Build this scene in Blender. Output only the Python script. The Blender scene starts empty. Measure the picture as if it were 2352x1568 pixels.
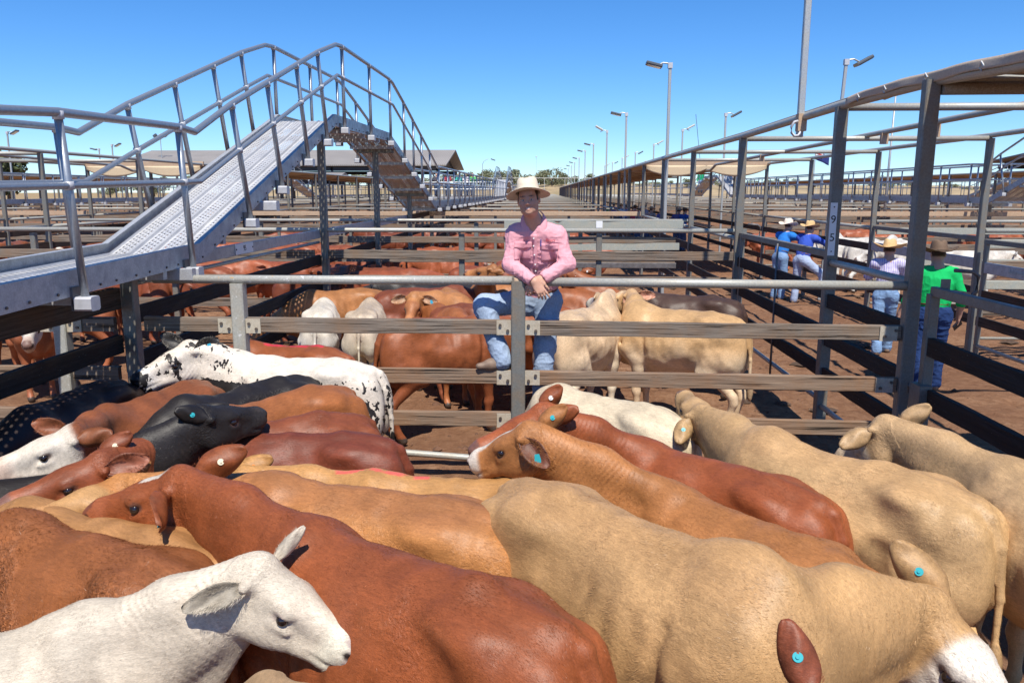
import bpy, bmesh, math, random
import numpy as np
from mathutils import Matrix, Vector
# ---------------------------------------------------------------- camera, sky, sun, exposure
SC = bpy.context.scene
COL = SC.collection
R = math.radians
FPX = 1829.0; CAMH = 2.4                      # focal length in pixels of a 2352-wide frame, eye height in metres
PITCH = math.atan(343/FPX); YAW = math.atan(74*math.cos(PITCH)/FPX)
cam = bpy.data.cameras.new('camera'); camo = bpy.data.objects.new('camera', cam); COL.objects.link(camo)
cam.sensor_width = 36.0; cam.lens = FPX/2352*36; cam.clip_start = .05; cam.clip_end = 6000
camo.location = (0, 0, CAMH); camo.rotation_euler = (math.pi/2-PITCH, 0, YAW)
SC.camera = camo
w = bpy.data.worlds.new('World'); SC.world = w; w.use_nodes = True
nt = w.node_tree; bg = nt.nodes['Background']
SUN_EL, SUN_AZ = R(59), R(9)                  # sun high behind the camera, a little to its right
sky = nt.nodes.new('ShaderNodeTexSky'); sky.sky_type = 'NISHITA'; sky.sun_disc = False
sky.sun_elevation = SUN_EL; sky.sun_rotation = math.pi-SUN_AZ
sky.air_density = 1.0; sky.dust_density = .0; sky.ozone_density = 3.5; sky.altitude = 1500
hs_ = nt.nodes.new('ShaderNodeHueSaturation'); hs_.inputs['Saturation'].default_value = 1.15
tn_ = nt.nodes.new('ShaderNodeMix'); tn_.data_type = 'RGBA'; tn_.blend_type = 'MULTIPLY'; tn_.inputs[0].default_value = 1; tn_.inputs[7].default_value = (.66, .79, .97, 1)
nt.links.new(sky.outputs[0], tn_.inputs[6]); nt.links.new(tn_.outputs[2], hs_.inputs['Color']); nt.links.new(hs_.outputs[0], bg.inputs[0]); bg.inputs[1].default_value = .135
sl = bpy.data.lights.new('sun', 'SUN'); sl.energy = 5.0; sl.angle = R(.53); sl.color = (1.0, .935, .83)
so = bpy.data.objects.new('sun', sl); COL.objects.link(so)
sd = Vector((math.sin(SUN_AZ)*math.cos(SUN_EL), -math.cos(SUN_AZ)*math.cos(SUN_EL), math.sin(SUN_EL)))
so.rotation_euler = sd.to_track_quat('Z', 'Y').to_euler(); so.location = (5, -20, 40)
SC.view_settings.view_transform = 'Standard'; SC.view_settings.look = 'None'; SC.view_settings.exposure = 0.3; SC.view_settings.gamma = 1
SC.render.engine = 'CYCLES'; SC.cycles.max_bounces = 6; SC.cycles.diffuse_bounces = 3; SC.cycles.glossy_bounces = 3; SC.cycles.transparent_max_bounces = 12
# ---------------------------------------------------------------- surveying: a pixel of the photograph (2352 wide) meets a real plane
_cp, _sp, _cy, _sy = math.cos(PITCH), math.sin(PITCH), math.cos(YAW), math.sin(YAW)
_F = np.array([-_sy*_cp, _cy*_cp, -_sp]); _R = np.array([_cy, _sy, 0.]); _U = np.cross(_R, _F); _C = np.array([0, 0, CAMH])
def _ray(x, y): return _F+_R*(x-1176)/FPX-_U*(y-784)/FPX
def onz(x, y, z): v = _ray(x, y); return _C+v*(z-CAMH)/v[2]
def ony(x, y, Y): v = _ray(x, y); return _C+v*Y/v[1]
def onx(x, y, X): v = _ray(x, y); return _C+v*X/v[0]
def proj(p):
    q = np.array(p, float)-_C; z = q@_F; return 1176+FPX*(q@_R)/z, 784-FPX*(q@_U)/z
# ---------------------------------------------------------------- materials
def new_mat(name):
    m = bpy.data.materials.new(name); m.use_nodes = True
    nt = m.node_tree; b = nt.nodes['Principled BSDF']
    return m, nt, b
def nd(nt, t, **kw):
    n = nt.nodes.new(t)
    for k, v in kw.items():
        if k in n.inputs: n.inputs[k].default_value = v
        else: setattr(n, k, v)
    return n
def setin(n, **kw):
    for k, v in kw.items(): n.inputs[k.replace('_', ' ')].default_value = v
def ramp(nt, fac, stops, interp='LINEAR'):
    r = nt.nodes.new('ShaderNodeValToRGB'); r.color_ramp.interpolation = interp
    e = r.color_ramp.elements
    while len(e) < len(stops): e.new(.5)
    for i, (p, c) in enumerate(stops):
        e[i].position = p; e[i].color = (c, c, c, 1) if not hasattr(c, '__len__') else (*c, 1)
    nt.links.new(fac, r.inputs['Fac']); return r.outputs['Color']
def coord(nt, kind='Object', scale=(1, 1, 1), rot=(0, 0, 0)):
    t = nt.nodes.new('ShaderNodeTexCoord'); m = nt.nodes.new('ShaderNodeMapping')
    m.inputs['Scale'].default_value = scale; m.inputs['Rotation'].default_value = rot
    nt.links.new(t.outputs[kind], m.inputs['Vector']); return m.outputs['Vector']
def noise(nt, vecs, scale, detail=4, rough=.55, dist=0.0):
    n = nt.nodes.new('ShaderNodeTexNoise'); n.inputs['Scale'].default_value = scale; n.inputs['Detail'].default_value = detail
    n.inputs['Roughness'].default_value = rough; n.inputs['Distortion'].default_value = dist
    if vecs is not None: nt.links.new(vecs, n.inputs['Vector'])
    return n.outputs['Fac']
def mathn(nt, op, a, b=None, clamp=False):
    n = nt.nodes.new('ShaderNodeMath'); n.operation = op; n.use_clamp = clamp
    for i, v in enumerate((a, b)):
        if v is None: continue
        if isinstance(v, (int, float)): n.inputs[i].default_value = v
        else: nt.links.new(v, n.inputs[i])
    return n.outputs[0]
def mixc(nt, fac, a, b, mode='MIX'):
    n = nt.nodes.new('ShaderNodeMix'); n.data_type = 'RGBA'; n.blend_type = mode
    for s, v in ((n.inputs[0], fac), (n.inputs[6], a), (n.inputs[7], b)):
        if isinstance(v, (int, float)): s.default_value = v
        elif hasattr(v, '__len__'): s.default_value = (*v, 1) if len(v) == 3 else v
        else: nt.links.new(v, s)
    return n.outputs[2]
def bump(nt, h, strength, dist, b, prev=None):
    n = nt.nodes.new('ShaderNodeBump'); n.inputs['Strength'].default_value = strength; n.inputs['Distance'].default_value = dist
    nt.links.new(h, n.inputs['Height'])
    if prev is not None: nt.links.new(prev, n.inputs['Normal'])
    if b is not None: nt.links.new(n.outputs[0], b.inputs['Normal'])
    return n.outputs[0]

def coat_mat(spot=False):
    m, nt, b = new_mat('coat')
    at = nd(nt, 'ShaderNodeAttribute', attribute_name='coat'); cu = nd(nt, 'ShaderNodeAttribute', attribute_name='curl')
    oi = nd(nt, 'ShaderNodeObjectInfo')
    v1 = coord(nt, 'Object', (1, 4.5, 3.2)); v0 = coord(nt, 'Object', (1, 1, 1))
    strand = noise(nt, v1, 95, 3, .6, .25); streak = noise(nt, v1, 22, 3, .6, .5); cl = noise(nt, v0, 42, 3, .6, 1.6); big = noise(nt, v0, 6, 4, .6, .4)
    c = mixc(nt, 1.0, at.outputs['Color'], oi.outputs['Color'], 'MULTIPLY')
    if spot:
        sa = nd(nt, 'ShaderNodeAttribute', attribute_name='spot')
        q1 = noise(nt, coord(nt, 'Object', (1, 1, .6)), 25, 2, .5, .3); q2 = noise(nt, coord(nt, 'Object'), 60, 2, .5)
        q = mathn(nt, 'ADD', mathn(nt, 'MULTIPLY', mathn(nt, 'SUBTRACT', q1, .5), 2.4), mathn(nt, 'MULTIPLY', mathn(nt, 'SUBTRACT', q2, .5), .7))
        c = mixc(nt, ramp(nt, mathn(nt, 'ADD', q, sa.outputs['Fac']), [(.12, 0), (.18, 1)]), c, (.02, .018, .018))
    f1 = ramp(nt, strand, [(.25, .50), (.75, 1.4)]); c = mixc(nt, .5, c, f1, 'MULTIPLY')
    f2 = ramp(nt, streak, [(.3, .72), (.7, 1.25)]); c = mixc(nt, .55, c, f2, 'MULTIPLY')
    f3 = ramp(nt, big, [(.3, .74), (.7, 1.15)]); c = mixc(nt, .9, c, f3, 'MULTIPLY')
    fc = ramp(nt, cl, [(.35, .5), (.6, 1.25)]); c = mixc(nt, mathn(nt, 'MULTIPLY', cu.outputs['Fac'], .8), c, mixc(nt, 1.0, c, fc, 'MULTIPLY'))
    dst = noise(nt, v0, 2.3, 5, .7); dm = ramp(nt, dst, [(.60, 0), (.78, .35)])
    c = mixc(nt, dm, c, (.22, .14, .085))
    nt.links.new(c, b.inputs['Base Color'])
    setin(b, Roughness=.46, Specular_IOR_Level=.36)
    n1 = bump(nt, strand, .35, .003, None); n2 = bump(nt, streak, .18, .006, None, n1)
    h = mathn(nt, 'MULTIPLY', cl, cu.outputs['Fac']); bump(nt, h, .9, .022, b, n2)
    return m
def fur_mat():
    m, nt, b = new_mat('fur'); at = nd(nt, 'ShaderNodeAttribute', attribute_name='coat'); nt.links.new(at.outputs['Color'], b.inputs['Base Color'])
    setin(b, Roughness=.42, Specular_IOR_Level=.4); return m
def plain(name, col, rough=.6, metal=0.0, nz=.0, sc=30, bmp=.0, spec=None, var=None):
    m, nt, b = new_mat(name)
    v = coord(nt, 'Object'); n = noise(nt, v, sc, 5, .6)
    if nz:
        f = ramp(nt, n, [(.3, 1-nz), (.7, 1+nz)]); c = mixc(nt, 1.0, col, f, 'MULTIPLY')
        if var:
            n3 = noise(nt, v, sc*.23, 4, .6, .5); c = mixc(nt, ramp(nt, n3, [(.5, 0), (.68, 1)]), c, var)
        nt.links.new(c, b.inputs['Base Color'])
    else: b.inputs['Base Color'].default_value = (*col, 1)
    setin(b, Roughness=rough, Metallic=metal)
    if spec is not None: b.inputs['Specular IOR Level'].default_value = spec
    if bmp: bump(nt, n, bmp, .004, b)
    return m
M_FUR = fur_mat(); M_COAT = coat_mat(); M_SPOT = coat_mat(True)
M_EYE = plain('eye', (.015, .010, .010), .08, spec=.8)
M_TAG = {'cream': plain('tag_cream', (.78, .70, .50), .5), 'teal': plain('tag_teal', (.03, .38, .42), .45), 'orange': plain('tag_orange', (.85, .25, .04), .5), 'blue': plain('tag_blue', (.05, .42, .62), .45), 'white': plain('tag_white', (.8, .78, .72), .5)}
# ---------------------------------------------------------------- implicit-surface modelling (bodies as one continuous skin)
def vec(*a): return np.array(a, dtype=float)
def nrm(v):
    v = np.array(v, float); return v/max(1e-9, np.linalg.norm(v))

class Field:
    def __init__(s): s.P = []
    def ell(s, c, r, k=.05, rot=None, neg=False):
        s.P.append(('e', np.array(c, float), np.array(r, float), rot, k, neg)); return s
    def ball(s, c, r, k=.03, neg=False): return s.ell(c, (r, r, r), k, None, neg)
    def cone(s, a, b, ra, rb, k=.05, flat=None, fl=1.0, neg=False):
        s.P.append(('c', np.array(a, float), np.array(b, float), ra, rb, k, flat, fl, neg)); return s
    def chain(s, pts, rad, k=.03, flat=None, fl=1.0):
        for i in range(len(pts)-1): s.cone(pts[i], pts[i+1], rad[i], rad[i+1], k, flat, fl)
        return s
    def bounds(s):
        lo = np.full(3, 1e9); hi = -lo
        for p in s.P:
            if p[-1]: continue
            if p[0] == 'e':
                m = p[2] if p[3] is None else np.full(3, p[2].max()); a, b = p[1]-m, p[1]+m
            else:
                r = max(p[3], p[4]); a = np.minimum(p[1], p[2])-r; b = np.maximum(p[1], p[2])+r
            lo = np.minimum(lo, a); hi = np.maximum(hi, b)
        return lo, hi
    def mesh(s, h, smooth=1):
        lo, hi = s.bounds(); lo = lo-3*h; n = np.ceil((hi+3*h-lo)/h).astype(int)+1
        ax = [(lo[i]+h*np.arange(n[i])).astype(np.float32) for i in range(3)]
        f = np.full(tuple(n), .25, np.float32)
        for p in s.P:
            neg = p[-1]
            if p[0] == 'e':
                _, c, r, rot, k, _ = p
                m = r if rot is None else np.full(3, r.max()); a, b = c-m, c+m
            else:
                _, A, B, ra, rb, k, flat, fl, _ = p
                r = max(ra, rb); a = np.minimum(A, B)-r; b = np.maximum(A, B)+r
            mg = k+1.5*h
            i0 = np.maximum(0, np.floor((a-mg-lo)/h).astype(int)); i1 = np.minimum(n, np.ceil((b+mg-lo)/h).astype(int)+1)
            if np.any(i1 <= i0): continue
            sl = tuple(slice(i0[i], i1[i]) for i in range(3))
            X = ax[0][sl[0]][:, None, None]; Y = ax[1][sl[1]][None, :, None]; Z = ax[2][sl[2]][None, None, :]
            if p[0] == 'e':
                dx, dy, dz = X-c[0], Y-c[1], Z-c[2]
                if rot is not None:
                    dx, dy, dz = [dx*rot[j, 0]+dy*rot[j, 1]+dz*rot[j, 2] for j in range(3)]
                k0 = np.sqrt((dx/r[0])**2+(dy/r[1])**2+(dz/r[2])**2)
                k1 = np.sqrt((dx/r[0]**2)**2+(dy/r[1]**2)**2+(dz/r[2]**2)**2)+1e-9
                d = k0*(k0-1)/k1
            else:
                dx, dy, dz = X-A[0], Y-A[1], Z-A[2]; D = B-A; L2 = max(1e-9, D@D)
                t = np.clip((dx*D[0]+dy*D[1]+dz*D[2])/L2, 0, 1)
                ex, ey, ez = dx-t*D[0], dy-t*D[1], dz-t*D[2]
                q = ex*ex+ey*ey+ez*ez
                if flat is not None:
                    w = ex*flat[0]+ey*flat[1]+ez*flat[2]
                    q = q+w*w*(1/fl**2-1)
                rr = ra+(rb-ra)*t
                d = np.sqrt(q)-rr
                if flat is not None and fl < 1: d = d*(fl+(1-fl)*.35)
            d = d.astype(np.float32)
            g = f[sl]
            if neg:
                d = -d; hh = np.maximum(k-np.abs(g-d), 0)/k; f[sl] = np.maximum(g, d)+hh*hh*k*.25
            else:
                hh = np.maximum(k-np.abs(g-d), 0)/k; f[sl] = np.minimum(g, d)-hh*hh*k*.25
        return surface_net(f, lo, h, smooth)

def surface_net(f, lo, h, smooth=1):
    ins = f < 0
    nx, ny, nz = f.shape
    c = np.zeros((nx-1, ny-1, nz-1), np.uint8)
    for i in (0, 1):
        for j in (0, 1):
            for k in (0, 1): c += ins[i:nx-1+i, j:ny-1+j, k:nz-1+k]
    act = (c > 0) & (c < 8)
    I = np.argwhere(act)
    acc = np.zeros((len(I), 3)); cnt = np.zeros(len(I))
    for axis in range(3):
        o = [0, 1, 2]; o.remove(axis)
        for a in (0, 1):
            for b in (0, 1):
                p0 = I.copy(); p0[:, o[0]] += a; p0[:, o[1]] += b
                p1 = p0.copy(); p1[:, axis] += 1
                f0 = f[p0[:, 0], p0[:, 1], p0[:, 2]]; f1 = f[p1[:, 0], p1[:, 1], p1[:, 2]]
                m = (f0 < 0) != (f1 < 0)
                t = np.where(m, f0/np.where(m, f0-f1, 1), 0)
                q = p0.astype(float); q[:, axis] += t
                acc[m] += q[m]; cnt[m] += 1
    V = lo+h*acc/cnt[:, None]
    idx = np.full(c.shape, -1, np.int32); idx[act] = np.arange(len(I))
    Q = []
    for axis in range(3):
        o = [(1, 2), (2, 0), (0, 1)][axis]
        s0 = [slice(None)]*3; s1 = [slice(None)]*3
        s0[axis] = slice(0, -1); s1[axis] = slice(1, None)
        a, b = ins[tuple(s0)], ins[tuple(s1)]
        E = np.argwhere(a != b)
        if not len(E): continue
        fl = a[E[:, 0], E[:, 1], E[:, 2]]
        ok = (E[:, o[0]] > 0) & (E[:, o[1]] > 0) & (E[:, o[0]] < c.shape[o[0]]) & (E[:, o[1]] < c.shape[o[1]])
        E, fl = E[ok], fl[ok]
        def at4(da, db):
            q = E.copy(); q[:, o[0]] += da; q[:, o[1]] += db; return idx[q[:, 0], q[:, 1], q[:, 2]]
        q = np.stack([at4(-1, -1), at4(0, -1), at4(0, 0), at4(-1, 0)], 1)
        q[~fl] = q[~fl][:, ::-1]
        Q.append(q)
    Q = np.concatenate(Q)
    for _ in range(smooth):
        S = np.zeros_like(V); N = np.zeros(len(V))
        for a, b in ((0, 1), (1, 2), (2, 3), (3, 0)):
            for u, w in ((a, b), (b, a)):
                for d in range(3): S[:, d] += np.bincount(Q[:, u], V[Q[:, w], d], len(V))
                N += np.bincount(Q[:, u], minlength=len(V))
        V = V*.5+.5*S/np.maximum(N, 1)[:, None]
    return V, Q

def np_mesh(name, V, Q, smooth=True):
    me = bpy.data.meshes.new(name)
    me.vertices.add(len(V)); me.vertices.foreach_set('co', np.asarray(V, np.float32).ravel())
    k = Q.shape[1]
    me.loops.add(Q.size); me.loops.foreach_set('vertex_index', Q.astype(np.int32).ravel())
    me.polygons.add(len(Q)); me.polygons.foreach_set('loop_start', np.arange(len(Q), dtype=np.int32)*k)
    me.update(calc_edges=True); me.validate()
    if smooth: me.polygons.foreach_set('use_smooth', np.ones(len(me.polygons), bool))
    return me

def vnoise(P, sc, seed=0):
    """smooth value noise, -1..1, numpy"""
    q = P/sc+seed*17.31+100.0; i = np.floor(q).astype(np.int64); f = q-i; f = f*f*(3-2*f)
    def hsh(a, b, c):
        n = (a*73856093) ^ (b*19349663) ^ (c*83492791) ^ (seed*2654435)
        n = (n ^ (n >> 13))*1274126177 & 0x7fffffff
        return ((n ^ (n >> 16)) & 0xffff)/32767.5-1
    r = 0
    for a in (0, 1):
        for b in (0, 1):
            for c in (0, 1):
                w = (f[:, 0] if a else 1-f[:, 0])*(f[:, 1] if b else 1-f[:, 1])*(f[:, 2] if c else 1-f[:, 2])
                r = r+w*hsh(i[:, 0]+a, i[:, 1]+b, i[:, 2]+c)
    return r
def sstep(x, a, b):
    t = np.clip((x-a)/(b-a), 0, 1); return t*t*(3-2*t)
# ---------------------------------------------------------------- mesh helpers
def tag(o, label, cat, group=None, kind=None):
    if label: o['label'] = label
    if cat: o['category'] = cat
    if group: o['group'] = group
    if kind: o['kind'] = kind
    return o
def empty(name, loc, label=None, cat=None, group=None, rz=0):
    o = bpy.data.objects.new(name, None); COL.objects.link(o); o.location = loc; o.rotation_euler = (0, 0, rz)
    o.empty_display_size = .2
    return tag(o, label, cat, group)
class MB:
    def __init__(s): s.v = []; s.f = []
    def quadbox(s, c8):
        n = len(s.v); s.v += [tuple(p) for p in c8]
        s.f += [tuple(n+i for i in q) for q in ((0, 3, 2, 1), (4, 5, 6, 7), (0, 1, 5, 4), (1, 2, 6, 5), (2, 3, 7, 6), (3, 0, 4, 7))]; return s
    def box(s, x0, x1, y0, y1, z0, z1):
        return s.quadbox([(x0, y0, z0), (x1, y0, z0), (x1, y1, z0), (x0, y1, z0), (x0, y0, z1), (x1, y0, z1), (x1, y1, z1), (x0, y1, z1)])
    def beam(s, a, b, wd, h, up=(0, 0, 1), ch=0.0, seg=1, wob=0.0, rng=None):
        """rectangular section wd (sideways) x h (along up), chamfered by ch, wobbling by wob"""
        a, b = vec(*a), vec(*b); d = nrm(b-a); sd = nrm(np.cross(d, up)); u = np.cross(sd, d)
        if ch > 0: pr = [(-wd/2+ch, -h/2), (wd/2-ch, -h/2), (wd/2, -h/2+ch), (wd/2, h/2-ch), (wd/2-ch, h/2), (-wd/2+ch, h/2), (-wd/2, h/2-ch), (-wd/2, -h/2+ch)]
        else: pr = [(-wd/2, -h/2), (wd/2, -h/2), (wd/2, h/2), (-wd/2, h/2)]
        k = len(pr); n = len(s.v)
        for i in range(seg+1):
            p = a+(b-a)*i/seg; o = [0, 0]
            for q in pr:
                w1 = (rng.uniform(-wob, wob) if rng and 0 <= i <= seg else 0); w2 = (rng.uniform(-wob, wob) if rng else 0)
                s.v.append(tuple(p+sd*(q[0]+w1*.5)+u*(q[1]+w2)))
        for i in range(seg):
            for j in range(k):
                j2 = (j+1) % k; A = n+i*k
                s.f.append((A+j, A+j2, A+k+j2, A+k+j))
        s.f.append(tuple(n+j for j in range(k))[::-1]); s.f.append(tuple(n+seg*k+j for j in range(k))); return s
    def tube(s, pts, r, n=10, caps=True, r2=None):
        pts = [vec(*p) for p in pts]; N = len(s.v); m = len(pts)
        t0 = nrm(pts[1]-pts[0]); ref = vec(0, 0, 1) if abs(t0[2]) < .9 else vec(1, 0, 0)
        for i, p in enumerate(pts):
            if i == 0: t = nrm(pts[1]-p)
            elif i == m-1: t = nrm(p-pts[i-1])
            else: t = nrm(nrm(p-pts[i-1])+nrm(pts[i+1]-p))
            sd = nrm(np.cross(t, ref)); u = np.cross(sd, t)
            rr = r if r2 is None else r+(r2-r)*i/(m-1)
            k = 1.0
            if 0 < i < m-1: k = 1/max(.5, nrm(p-pts[i-1])@t)
            for j in range(n):
                a = 2*math.pi*j/n; s.v.append(tuple(p+rr*(math.cos(a)*sd+math.sin(a)*u)))
        for i in range(m-1):
            for j in range(n):
                j2 = (j+1) % n; A = N+i*n; s.f.append((A+j, A+j2, A+n+j2, A+n+j))
        if caps: s.f.append(tuple(N+j for j in range(n))[::-1]); s.f.append(tuple(N+(m-1)*n+j for j in range(n)))
        return s
    def grid(s, fn, nu, nv):
        n = len(s.v)
        for i in range(nu+1):
            for j in range(nv+1): s.v.append(tuple(fn(i/nu, j/nv)))
        for i in range(nu):
            for j in range(nv):
                a = n+i*(nv+1)+j; s.f.append((a, a+nv+1, a+nv+2, a+1))
        return s
    def build(s, name, mat, parent=None, smooth=False, off=None, angle=None):
        me = bpy.data.meshes.new(name)
        V = np.array(s.v, float)
        if parent is not None:      # the parent's place is taken off: points were given in the world
            mw = parent_matrix(parent); inv = np.array(mw.inverted())
            V = V@inv[:3, :3].T+inv[:3, 3]
        me.from_pydata([tuple(p) for p in V], [], s.f)
        if smooth:
            me.polygons.foreach_set('use_smooth', [len(p.vertices) == 4 for p in me.polygons])
        me.materials.append(mat)
        o = bpy.data.objects.new(name, me); COL.objects.link(o)
        if parent is not None: o.parent = parent
        return o
def parent_matrix(p):
    M = Matrix.Identity(4); ch = []
    while p is not None: ch.append(p); p = p.parent
    for q in reversed(ch): M = M @ (Matrix.Translation(q.location) @ q.rotation_euler.to_matrix().to_4x4() @ Matrix.Diagonal((*q.scale, 1)))
    return M
def text(body, size, mat, parent, M4, name='lettering', extrude=.001):
    c = bpy.data.curves.new(name, 'FONT'); c.body = body; c.size = size; c.extrude = extrude; c.align_x = 'CENTER'; c.align_y = 'CENTER'
    c.materials.append(mat); c.resolution_u = 3
    tmp = bpy.data.objects.new('tmp', c); COL.objects.link(tmp); bpy.context.view_layer.update()
    me = bpy.data.meshes.new_from_object(tmp.evaluated_get(bpy.context.evaluated_depsgraph_get())); bpy.data.objects.remove(tmp)
    o = bpy.data.objects.new(name, me); COL.objects.link(o); o.parent = parent
    o.matrix_local = parent_matrix(parent).inverted() @ M4
    return o
def copy_tree(o, loc=None, rz=None, label=None, group=None, parent=None):
    c = o.copy(); COL.objects.link(c); c.parent = parent
    if loc is not None: c.location = loc
    if rz is not None: c.rotation_euler = (0, 0, rz)
    if label: c['label'] = label
    if group: c['group'] = group
    for ch in list(o.children): copy_tree(ch, parent=c)
    return c
# steel, timber, dirt
def galv_mat(name, col, rough, metal, blot=(.30, .26, .2), amt=.5, sc=9, rust=0.0, spk=0.0):
    m, nt, b = new_mat(name); v = coord(nt, 'Object')
    n = noise(nt, v, sc, 5, .65, .4); n2 = noise(nt, v, sc*7, 3, .6)
    c = mixc(nt, ramp(nt, n, [(.42, 0), (.72, amt)]), col, blot)
    c = mixc(nt, .8, c, ramp(nt, n2, [(.3, .80), (.7, 1.15)]), 'MULTIPLY')
    if rust:
        sx = nd(nt, 'ShaderNodeSeparateXYZ'); nt.links.new(v, sx.inputs[0])
        n3 = noise(nt, v, 5, 5, .7)
        h = mathn(nt, 'ADD', mathn(nt, 'MULTIPLY', sx.outputs[2], -1.1), mathn(nt, 'ADD', n3, rust))
        c = mixc(nt, ramp(nt, h, [(.35, 0), (.75, .85)]), c, (.22, .10, .055))
    if spk:
        n4 = noise(nt, coord(nt, 'Object', (1, 1, 1)), 26, 5, .7, .3)
        c = mixc(nt, ramp(nt, n4, [(.60, 0), (.66, spk)]), c, (.68, .68, .66))
        n5 = noise(nt, coord(nt, 'Object', (1, 2, 1.3)), 6.5, 6, .75, .8)
        c = mixc(nt, ramp(nt, n5, [(.64, 0), (.67, spk)]), c, (.70, .42, .12))
    nt.links.new(c, b.inputs['Base Color']); setin(b, Roughness=rough, Metallic=metal)
    nt.links.new(ramp(nt, n, [(.3, rough-.08), (.7, rough+.15)]), b.inputs['Roughness'])
    bump(nt, n2, .15, .003, b); return m
def timber_mat(name, ax, light, dark, red=.0):
    m, nt, b = new_mat(name)
    sc = [30, 30, 30]; sc[ax] = 1.3
    g = noise(nt, coord(nt, 'Object', tuple(sc)), 1.6, 6, .68, .35)
    sc2 = [60, 60, 60]; sc2[ax] = 1.0
    cr = noise(nt, coord(nt, 'Object', tuple(sc2)), 1.2, 3, .5, .5)
    bl = noise(nt, coord(nt, 'Object'), 2.2, 5, .65)
    c = ramp(nt, g, [(.28, dark), (.5, tuple((a+b_)/2 for a, b_ in zip(light, dark))), (.72, light)])
    c = mixc(nt, ramp(nt, cr, [(.38, 1), (.44, 0)]), c, (.035, .026, .02))
    c = mixc(nt, ramp(nt, bl, [(.45, 0), (.65, .7)]), c, tuple(x*y for x, y in zip(light, (.85, .62, .45))))
    spk = noise(nt, coord(nt, 'Object', tuple(14 if i != ax else 6 for i in range(3))), 6, 3, .6)
    c = mixc(nt, ramp(nt, spk, [(.68, 0), (.74, .5)]), c, (.42, .40, .36))
    nt.links.new(c, b.inputs['Base Color']); setin(b, Roughness=.85, Specular_IOR_Level=.2)
    n1 = bump(nt, g, .8, .008, None); bump(nt, cr, .5, .006, b, n1); return m
M_PIPE = galv_mat('pipe_steel', (.40, .40, .36), .42, .15, (.42, .37, .29), .6)
M_PIPEP = galv_mat('pipe_steel_paint_marks', (.42, .42, .38), .42, .12, (.40, .37, .31), .5, spk=.9)
M_POST = galv_mat('post_steel', (.175, .18, .17), .5, .10, (.22, .165, .11), .8, rust=-.35)
M_POSTP = galv_mat('post_steel_paint_marks', (.40, .40, .36), .5, .1, (.38, .31, .22), .6, rust=-.45, spk=.9)
M_RHS = galv_mat('rail_steel', (.36, .38, .335), .48, .1, (.45, .40, .30), .6)
M_RUSTRAIL = galv_mat('rail_steel_tan', (.50, .36, .24), .65, .05, (.42, .27, .17), .6)
M_GALV = galv_mat('galvanised_steel', (.36, .39, .42), .38, .6, (.24, .27, .32), .6, sc=45)
M_CHAN = galv_mat('channel_steel', (.46, .48, .50), .42, .30, (.32, .31, .32), .8, sc=12)
M_BLOCK = plain('cast_block', (.50, .51, .54), .55, .25, .12, 20)
M_PLATE = galv_mat('bracket_steel', (.50, .45, .36), .5, .08, (.38, .30, .2), .7, sc=14)
M_BOLT = plain('bolt', (.16, .13, .11), .5, .6, .3, 60)
M_TX = timber_mat('weathered_timber', 0, (.29, .245, .20), (.13, .10, .08))
M_TXB = timber_mat('brown_weathered_timber', 0, (.33, .24, .17), (.17, .115, .08))
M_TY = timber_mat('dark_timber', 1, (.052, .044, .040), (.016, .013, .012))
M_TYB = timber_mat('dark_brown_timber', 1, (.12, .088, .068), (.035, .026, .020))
M_DARKST = plain('dark_steel', (.16, .15, .15), .5, .4, .3, 12)
M_WSIGN = plain('white_sign', (.78, .80, .82), .5); M_INK = plain('black_ink', (.01, .01, .01), .6)

def post(root, x, y, z1, z0=0, wd=.1, dp=.1, mat=None, name='post'):
    return MB().beam((x, y, z0-.05), (x, y, z1), wd, dp, up=(0, 1, 0), ch=.008).build(name, mat or M_POST, root)
def pipe(root, a, b, r=.032, mat=None, name='top_rail', n=12):
    return MB().tube([a, b], r, n).build(name, mat or M_PIPE, root, smooth=True)
def timber(root, a, b, h=.11, t=.048, mat=None, name='timber_rail', seed=0, seg=None):
    rg = random.Random(seed*7+int(abs(a[0])*100)+int(abs(a[1])*10)); L = np.linalg.norm(vec(*b)-vec(*a))
    return MB().beam(a, b, t, h, ch=.004, seg=seg or max(2, int(L/.22)), wob=.0035, rng=rg).build(name, mat or M_TX, root)
def rhs(root, a, b, h=.1, t=.05, mat=None, name='steel_rail'):
    return MB().beam(a, b, t, h, ch=.006, seg=3).build(name, mat or M_RHS, root)
def bolt(mb, p, d, r=.011, l=.012):
    mb.tube([p, vec(*p)+vec(*d)*l], r, 6)
def plate(root, cx, y, cz, wd=.115, h=.112, face=-1, bolts=((-.03, .018), (.028, -.02))):
    p = MB().box(cx-wd/2, cx+wd/2, min(y, y+face*.008), max(y, y+face*.008), cz-h/2, cz+h/2).build('bracket_plate', M_PLATE, root)
    for bx_, bz_ in bolts:
        MB().tube([(cx+bx_, y+face*.007, cz+bz_), (cx+bx_, y+face*.022, cz+bz_)], .012, 6).build('bolt', M_BOLT, p)
    return p
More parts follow.
